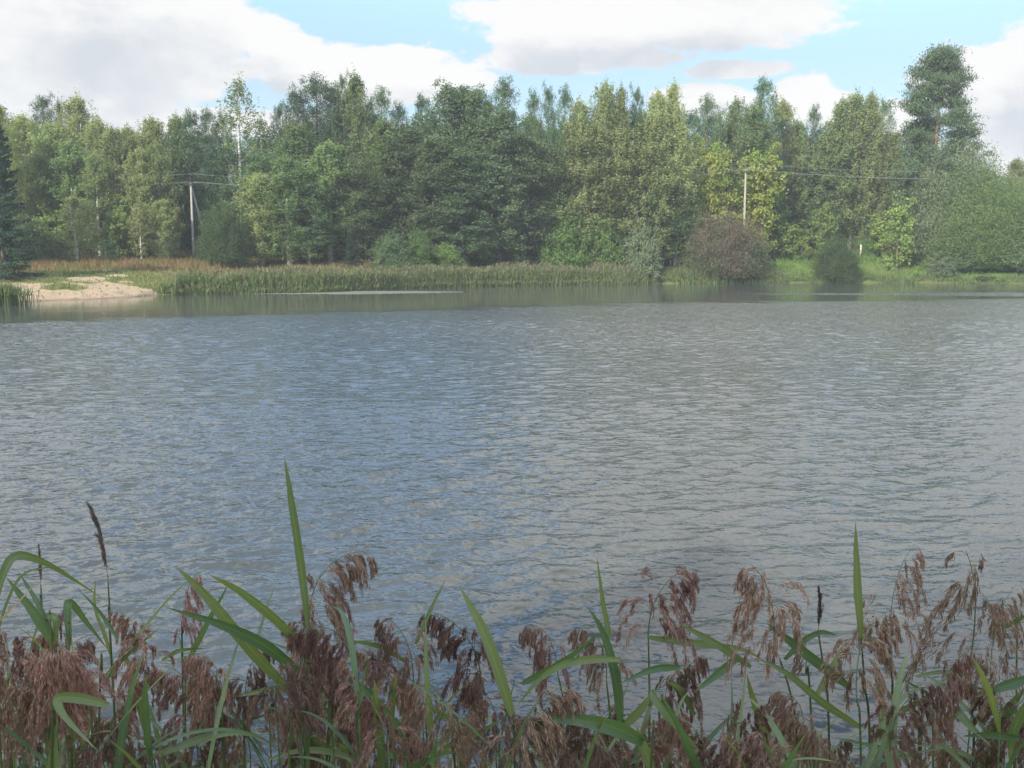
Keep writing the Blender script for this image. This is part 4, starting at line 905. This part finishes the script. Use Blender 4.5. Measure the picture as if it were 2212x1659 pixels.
R_ = [
 # stem, Y, label, plume, leaves
 ([(233, 1250), (238, 1340), (241, 1430)], 2.9, 'tall slim reed on the left with one narrow unopened plume curving leftwards', ('shut', 165, -1, .55), [([(241, 1420), (226, 1370), (205, 1310), (208, 1240)], 10)]),
 ([(88, 1262), (92, 1330), (96, 1400)], 2.9, 'reed with narrow dark closed plume near the left edge', ('shut', 112, -1, .5), [([(95, 1340), (112, 1330), (121, 1365), (118, 1400)], 8, .05)]),
 ([(396, 1365), (394, 1440)], 3.3, 'short reed with small spiky dark plume standing alone against the water at left', ('slim', 112, 1, .9), [([(395, 1440), (392, 1400), (383, 1365)], 7)]),
 ([(132, 1372), (120, 1430)], 3.1, 'reed with a tiny blackish plume by the folded yellow leaf at left', ('slim', 80, 1, .6), []),
 ([(-15, 1320), (-12, 1420)], 2.4, 'leafy reed at the left edge whose broad leaf arches over to the right', None, [([(-15, 1330), (12, 1232), (45, 1200), (118, 1225), (233, 1300)], 27), ([(-15, 1400), (20, 1290), (60, 1235), (150, 1222)], 8), ([(-10, 1350), (40, 1300), (84, 1253)], 6, 0, 'blade_dry')]),
 ([(112, 1375), (114, 1440)], 2.6, 'leafy reed with two dark leaves leaning left, near the left edge', None, [([(112, 1385), (75, 1325), (12, 1245)], 27, .0, 'blade_dark'), ([(115, 1375), (80, 1300), (38, 1232)], 14), ([(112, 1400), (122, 1340), (90, 1340), (60, 1420)], 20)]),
 ([(152, 1392), (150, 1460)], 2.6, 'reed whose leaf folds over like a hook, yellow on top, at left', None, [([(150, 1392), (146, 1312), (155, 1303), (188, 1345), (234, 1404)], 21, .1), ([(256, 1382), (215, 1320), (165, 1268)], 13, .1, 'blade_dark')]),
 ([(222, 1462), (215, 1520)], 2.7, 'reed with a very long thin leaf pointing up right across the open water', None, [([(226, 1462), (330, 1335), (400, 1262), (505, 1190)], 10), ([(222, 1480), (270, 1420), (352, 1350)], 12)]),
 ([(668, 1352), (656, 1410), (642, 1460), (637, 1530), (624, 1659)], 2.75, 'tallest reed with big drooping plume and four broad leaves, left of centre', ('full', 165, 1, 1.05),
   [([(656, 1400), (600, 1340), (520, 1277), (451, 1240)], 29, -.15, 'blade'), ([(643, 1448), (570, 1393), (480, 1350), (356, 1311)], 31, -.2, 'blade_dark'), ([(636, 1500), (545, 1405), (450, 1292), (378, 1222)], 33, -.1, 'blade'), ([(637, 1530), (760, 1530), (700, 1500), (600, 1489), (503, 1505)], 6), ([(775, 1538), (700, 1502), (600, 1490), (505, 1505)], 31, 0, 'blade')]),
 ([(662, 1360), (668, 1430), (660, 1560)], 2.65, 'reed with upright sword-like leaf rising highest over the water, left of centre', None, [([(665, 1355), (652, 1240), (636, 1130), (624, 1050), (614, 985)], 22, 0, 'blade'), ([(662, 1400), (690, 1370), (700, 1340)], 12)]),
 ([(722, 1480), (716, 1560), (705, 1659)], 2.8, 'reed with rust plume directly under the tallest drooping plume', ('full', 150, -1, 1.1), [([(728, 1500), (660, 1420), (610, 1398), (551, 1376)], 9, .1), ([(716, 1560), (640, 1545), (560, 1520)], 12)]),
 ([(404, 1445), (400, 1520)], 3.0, 'leafy reed with pale upright leaf beside the small spiky plume', None, [([(398, 1445), (450, 1342), (494, 1262)], 15), ([(350, 1427), (390, 1405), (448, 1400)], 12), ([(553, 1388), (575, 1320), (597, 1254)], 7, .2)]),
 ([(775, 1478), (790, 1659)], 2.5, 'reed with pale twisted leaf hanging down right, left of centre', ('full', 150, -1, 1.0), [([(775, 1478), (808, 1508), (860, 1568), (906, 1632)], 25, -.1), ([(780, 1500), (740, 1470), (690, 1470)], 12)]),
 ([(893, 1465), (886, 1560), (880, 1659)], 2.9, 'reed with dense rust plume and straight thin leaf tip above it', ('full', 140, -1, 1.0), [([(898, 1392), (930, 1320), (965, 1248)], 13), ([(880, 1430), (820, 1395), (740, 1382)], 18), ([(870, 1668), (960, 1622), (1020, 1592), (1085, 1553)], 25, -.2, 'blade')]),
 ([(1040, 1480), (1050, 1659)], 3.0, 'reed whose loose plume nods left, just left of centre', ('full', 150, -1, 1.1), [([(985, 1562), (940, 1535), (892, 1545), (858, 1557)], 14)]),
 ([(1108, 1545), (1112, 1659)], 2.6, 'reed with one big sabre-shaped leaf rising left of centre', None, [([(1106, 1545), (1082, 1470), (1046, 1370), (1015, 1310), (990, 1262)], 33, 0, 'blade')]),
 ([(1205, 1455), (1222, 1540), (1232, 1659)], 3.0, 'reed with slender hanging plume right of the sabre-shaped leaf', ('full', 125, -1, .8), []),
 ([(1125, 1650), (1124, 1700)], 2.35, 'low reed with very bushy golden brown plume at bottom centre', ('full', 170, 1, 1.25), [([(870, 1672), (930, 1640), (990, 1622)], 12)]),
 ([(1310, 1470), (1318, 1550), (1322, 1659)], 2.7, 'reed with short plume beside an upright leaf, right of centre', ('full', 118, -1, .85), [([(1318, 1378), (1303, 1310), (1289, 1200)], 15), ([(1340, 1560), (1330, 1470), (1302, 1370), (1267, 1308)], 29, 0, 'blade_dark')]),
 ([(1338, 1425), (1345, 1560), (1350, 1659)], 2.6, 'leafy reed with pale arching leaves reaching left, right of centre', None, [([(1338, 1425), (1270, 1425), (1212, 1437), (1160, 1472), (1112, 1532)], 21, -.1), ([(1127, 1477), (1210, 1432), (1310, 1357)], 20), ([(1345, 1572), (1385, 1530), (1412, 1492)], 25, 0, 'blade'), ([(1470, 1440), (1412, 1446), (1336, 1478)], 20)]),
 ([(1400, 1370), (1402, 1450), (1402, 1620)], 2.85, 'reed with big symmetric open plume on a dead straight dark stem', ('full', 150, 1, 1.15), [([(1402, 1377), (1470, 1386), (1530, 1393), (1600, 1402), (1650, 1426)], 20)]),
 ([(1410, 1600), (1406, 1659)], 2.4, 'reed with the broadest leaf lying level near the bottom centre', None, [([(1390, 1602), (1330, 1573), (1250, 1556), (1160, 1556)], 42, -.1, 'blade_dark'), ([(1406, 1492), (1440, 1543), (1518, 1628)], 24, -.1, 'blade'), ([(1408, 1668), (1393, 1620), (1374, 1568)], 28, 0, 'blade')]),
 ([(1436, 1540), (1450, 1659)], 2.9, 'lower reed plume just right of the dead straight stem', ('full', 100, 1, .8), []),
 ([(1470, 1530), (1500, 1600), (1520, 1659)], 2.9, 'twin lower reed plume, second right of the dead straight stem', ('full', 110, 1, .85), [([(1500, 1545), (1470, 1490), (1436, 1470)], 16)]),
 ([(1572, 1580), (1575, 1659)], 2.8, 'small neat cone-shaped reed plume against the water, right of centre', ('full', 72, 1, .6), []),
 ([(1585, 1668), (1586, 1700)], 2.6, 'low reed plume below the small cone-shaped one', ('full', 80, 1, .9), []),
 ([(1672, 1390), (1700, 1470), (1722, 1560), (1745, 1659)], 2.75, 'tall reed whose long plume bows strongly left over the water, at right', ('full', 170, -1, 1.0), [([(1622, 1442), (1560, 1400), (1510, 1370), (1463, 1345)], 21), ([(1595, 1420), (1550, 1457), (1500, 1495)], 22, 0, 'blade_dark')]),
 ([(1740, 1450), (1752, 1540)], 2.9, 'thin see-through tan reed plume behind the crossing leaves at right', ('slim', 90, -1, .8), []),
 ([(1767, 1364), (1777, 1430), (1790, 1560)], 3.0, 'reed with narrow blackish closed plume standing alone at right', ('shut', 104, -1, .75), [([(1765, 1502), (1800, 1440), (1827, 1385)], 20), ([(1695, 1425), (1735, 1385), (1775, 1366), (1812, 1374)], 17, 0, 'blade_dark')]),
 ([(1860, 1378), (1868, 1480), (1880, 1659)], 2.7, 'leafy reed with tall pointed vertical leaf at right', None, [([(1860, 1382), (1853, 1290), (1850, 1210), (1848, 1125)], 22, 0, 'blade'), ([(1865, 1375), (1895, 1395), (1927, 1428)], 19), ([(1860, 1572), (1780, 1520), (1700, 1455), (1630, 1420)], 21, -.1, 'blade'), ([(1832, 1482), (1770, 1435), (1700, 1380), (1655, 1345)], 28)]),
 ([(1924, 1375), (1926, 1450), (1924, 1600)], 2.8, 'reed with two-sided hanging plume on a straight stem, left of the widest plume', ('open', 160, 1, .85), [([(1925, 1642), (1910, 1560), (1892, 1452)], 28, 0, 'blade')]),
 ([(1850, 1500), (1860, 1659)], 2.55, 'reed with thick shaggy plume between the blackish plume and straight stem', ('full', 150, 1, 1.15), []),
 ([(1735, 1585), (1752, 1659)], 2.7, 'reed with spreading low plume at the lower right', ('full', 95, -1, 1.05), [([(1680, 1668), (1655, 1590), (1628, 1510), (1613, 1455)], 25, -.1, 'blade')]),
 ([(2094, 1440), (2100, 1540), (2102, 1659)], 2.65, 'reed with the widest airy plume of all, near the right edge', ('open', 225, -1, 1.0), [([(2095, 1458), (2030, 1453), (1968, 1462)], 13), ([(2015, 1503), (1970, 1480), (1928, 1455)], 9)]),
 ([(2140, 1450), (2150, 1659)], 2.7, 'second airy plume directly right of the widest one', ('open', 150, 1, .95), [([(2165, 1357), (2222, 1326)], 14), ([(2138, 1580), (2170, 1540), (2218, 1478)], 33, -.1, 'blade_dark')]),
 ([(2010, 1560), (2016, 1659)], 2.5, 'reed with long shaggy low plume under the widest plume', ('full', 150, 1, .85), [([(1920, 1552), (1965, 1525), (2022, 1503)], 19), ([(2050, 1548), (2066, 1538), (2092, 1565), (2142, 1612)], 26, -.1, 'blade')]),
 ([(2215, 1465), (2218, 1600)], 2.4, 'leafy reed at the right edge with broad dark leaves reaching left', None, [([(2222, 1465), (2170, 1482), (2105, 1506)], 28, 0, 'blade_dark'), ([(2202, 1594), (2140, 1587), (2078, 1590)], 22), ([(2215, 1520), (2190, 1580), (2180, 1650)], 26)]),
 ([(2190, 1370), (2196, 1460)], 3.1, 'small pale reed plume highest at the right edge', ('slim', 85, -1, 1.1), []),
 ([(1802, 1668), (1803, 1700)], 2.6, 'low dark reed plume at the bottom right of the frame', ('full', 75, 1, .8), [([(1985, 1642), (1900, 1615), (1795, 1593)], 14)]),
 ([(1268, 1668), (1270, 1700)], 2.6, 'low reed plume under the broadest level leaf', ('full', 80, 1, .7), []),
 ([(980, 1640), (985, 1690)], 2.6, 'low slender rust plume left of the golden brown one', ('full', 95, 1, .75), [([(825, 1652), (860, 1590), (882, 1553)], 12)]),
 ([(120, 1560), (112, 1659)], 2.2, 'reed with broad light leaf kinked over at the lower left', None, [([(235, 1524), (172, 1508), (124, 1510), (142, 1552), (211, 1622)], 28, -.1, 'blade'), ([(110, 1705), (116, 1640), (125, 1550)], 29, 0, 'blade')]),
 ([(196, 1500), (200, 1600)], 2.6, 'reed with short dark plume bent over like a brush, lower left', ('full', 78, -1, .9), []),
 ([(110, 1580), (108, 1659)], 2.4, 'reed with heavy greenish-brown plume nodding left, lower left corner', ('full', 130, -1, 1.2), []),
 ([(20, 1455), (22, 1600)], 2.5, 'rust plume at the left edge under the arching leaf', ('full', 110, -1, 1.1), []),
 ([(108, 1480), (112, 1600)], 2.6, 'rust plume below the hooked yellow leaf at left', ('full', 110, -1, 1.1), []),
 ([(318, 1450), (314, 1600)], 2.7, 'feathery plume between the long thin leaf and the tallest reed', ('full', 115, -1, 1.1), []),
 ([(480, 1500), (484, 1640)], 2.7, 'upright pinkish plume left of the tallest reed', ('full', 105, -1, .9), [([(500, 1577), (420, 1602), (350, 1628), (274, 1658)], 22, -.1, 'blade')]),
 ([(530, 1505), (528, 1640)], 2.8, 'second pinkish plume touching the tallest reed from the left', ('full', 108, 1, .9), []),
 ([(625, 1530), (630, 1659)], 2.9, 'rust plume hidden behind the stem of the tallest reed', ('full', 105, 1, 1.0), [([(775, 1628), (690, 1600), (585, 1594)], 27, -.1, 'blade_dark')]),
]
KEY = []
for r_ in R_: reed(*r_); KEY.append((r_[0][0][0], r_[2]))
# the dense mass of lower reeds between them: each plant its own object, leaves shared from a few cut shapes
LF = []
for i in range(12):
    Ln = rr.uniform(.30, .50); a0 = rr.uniform(.15, .8); s = np.linspace(0, 1, 16); th = a0 + rr.uniform(.2, 1.6) * s ** 1.4
    P = np.stack([np.cumsum(np.sin(th)), .04 * np.sin(s * 3 + i) * 16 * .3, np.cumsum(np.cos(th))], 1) * Ln / 16; P -= P[0]
    LF.append([ribleaf(P, rr.uniform(.009, .024), (.2, rr.uniform(-.3, .3), 1), M[k_], .3, rr.uniform(-1.2, 1.2)) for k_ in ('blade', 'blade_dark')])
ST = []
for i in range(4):
    mb = MB(); s = np.linspace(0, 1, 10); mb.tube(np.stack([.03 * np.sin(s * 2.5 + i), .02 * np.sin(s * 2 + i * 2), s], 1), np.linspace(.0045, .0024, 10), 6); ST.append((mb.mesh('stem', [M['stem']], True), np.array([.03 * math.sin(2.5 + i), .02 * math.sin(2 + i * 2), 1])))
import collections
seen = collections.Counter()
def filler(u, v, Y, k):
    t_ = at(u, v, Y); z0 = float(H(t_[0], Y)); h = float(t_[2]) - z0
    if h < .3: return
    key = min(KEY, key=lambda q_: abs(q_[0] - u)); rel = 'right' if u > key[0] else 'left'; pos = 'above' if v < 1500 else 'below'
    txt = ' '.join(key[1].split()[:8]).rstrip(','); q_ = seen[(txt, rel)]; seen[(txt, rel)] += 1
    what = ('reddish plumed reed', 'brown plumed reed', 'leafy plumed reed', 'low hidden reed', 'deep hidden reed', 'pale plumed reed', 'short plumed reed', 'half hidden reed', 'slender plumed reed', 'bowed plumed reed')[min(q_, 9)]
    st_, tip = ST[k % 4]; e = empty('reed', (float(t_[0]) - tip[0], Y - tip[1], z0 - .02), 0.0); tag(e, what + ' ' + rel + ' of the ' + txt, 'reed', GR)
    s_ = link('stem', st_, e); s_.scale = (1, 1, h + .02)
    if k % 6 != 5:
        po = link('plume', pick('full' if k % 7 else 'slim'), e); po.location = (tip[0], tip[1], h + .02); f = rr.uniform(.72, 1.02) * (Y / 2.8) ** .3; po.scale = (f * rr.uniform(.85, 1.2), f * rr.uniform(.85, 1.2), f)
        po.rotation_euler = (rr.uniform(-.15, .15), rr.uniform(-.15, .15), math.pi + rr.uniform(-1.1, 1.1) if rr.random() < .72 else rr.uniform(-1.2, 1.2))
    for j in range(rr.randint(7, 10)):
        hz = (h + .02) * (1 - (.02 + .085 * j + rr.uniform(0, .07))); g = hz / (h + .02); lf = link('leaf', LF[rr.randrange(12)][0 if rr.random() < .6 else 1], e)
        lf.location = (.03 * math.sin(2.5 * g + k % 4), .02 * math.sin(2 * g + (k % 4) * 2), hz); lf.rotation_euler = (rr.uniform(-.2, .2), rr.uniform(-.2, .3), rr.uniform(0, 6.28)); f = rr.uniform(.75, 1.2); lf.scale = (f, f, f)
k = 0
for i in range(116):
    u = rr.uniform(-60, 2270) if i > 46 else rr.uniform(-60, 1150)
    top = np.interp(u, [-60, 0, 250, 420, 640, 800, 1000, 1150, 1300, 1500, 1650, 1850, 2100, 2260], [1500, 1500, 1500, 1520, 1500, 1520, 1580, 1590, 1640, 1680, 1660, 1590, 1540, 1500])
    v = float(top) + rr.random() ** 1.3 * (1720 - float(top)); Y = rr.uniform(2.25, 3.6)
    filler(u, v, Y, k); k += 1

# ------------------------------------------------------------------ haze: one closed box of thin air
hm = bpy.data.materials.new("haze"); hm.use_nodes = True; ht = hm.node_tree; ht.nodes.clear()
ho = ht.nodes.new('ShaderNodeOutputMaterial'); hv = ht.nodes.new('ShaderNodeVolumePrincipled'); hv.inputs['Color'].default_value = (.86, .93, 1.0, 1)
hv.inputs['Density'].default_value = 0.0005; hv.inputs['Anisotropy'].default_value = 0.0
ht.links.new(hv.outputs[0], ho.inputs['Volume'])
mb = MB(); mb.box((0, 800, 16), (1900, 2060, 40)); o = link('haze', mb.mesh('haze', [hm])); tag(o, kind='stuff'); o['label'] = 'thin bluish summer haze over the whole pond'
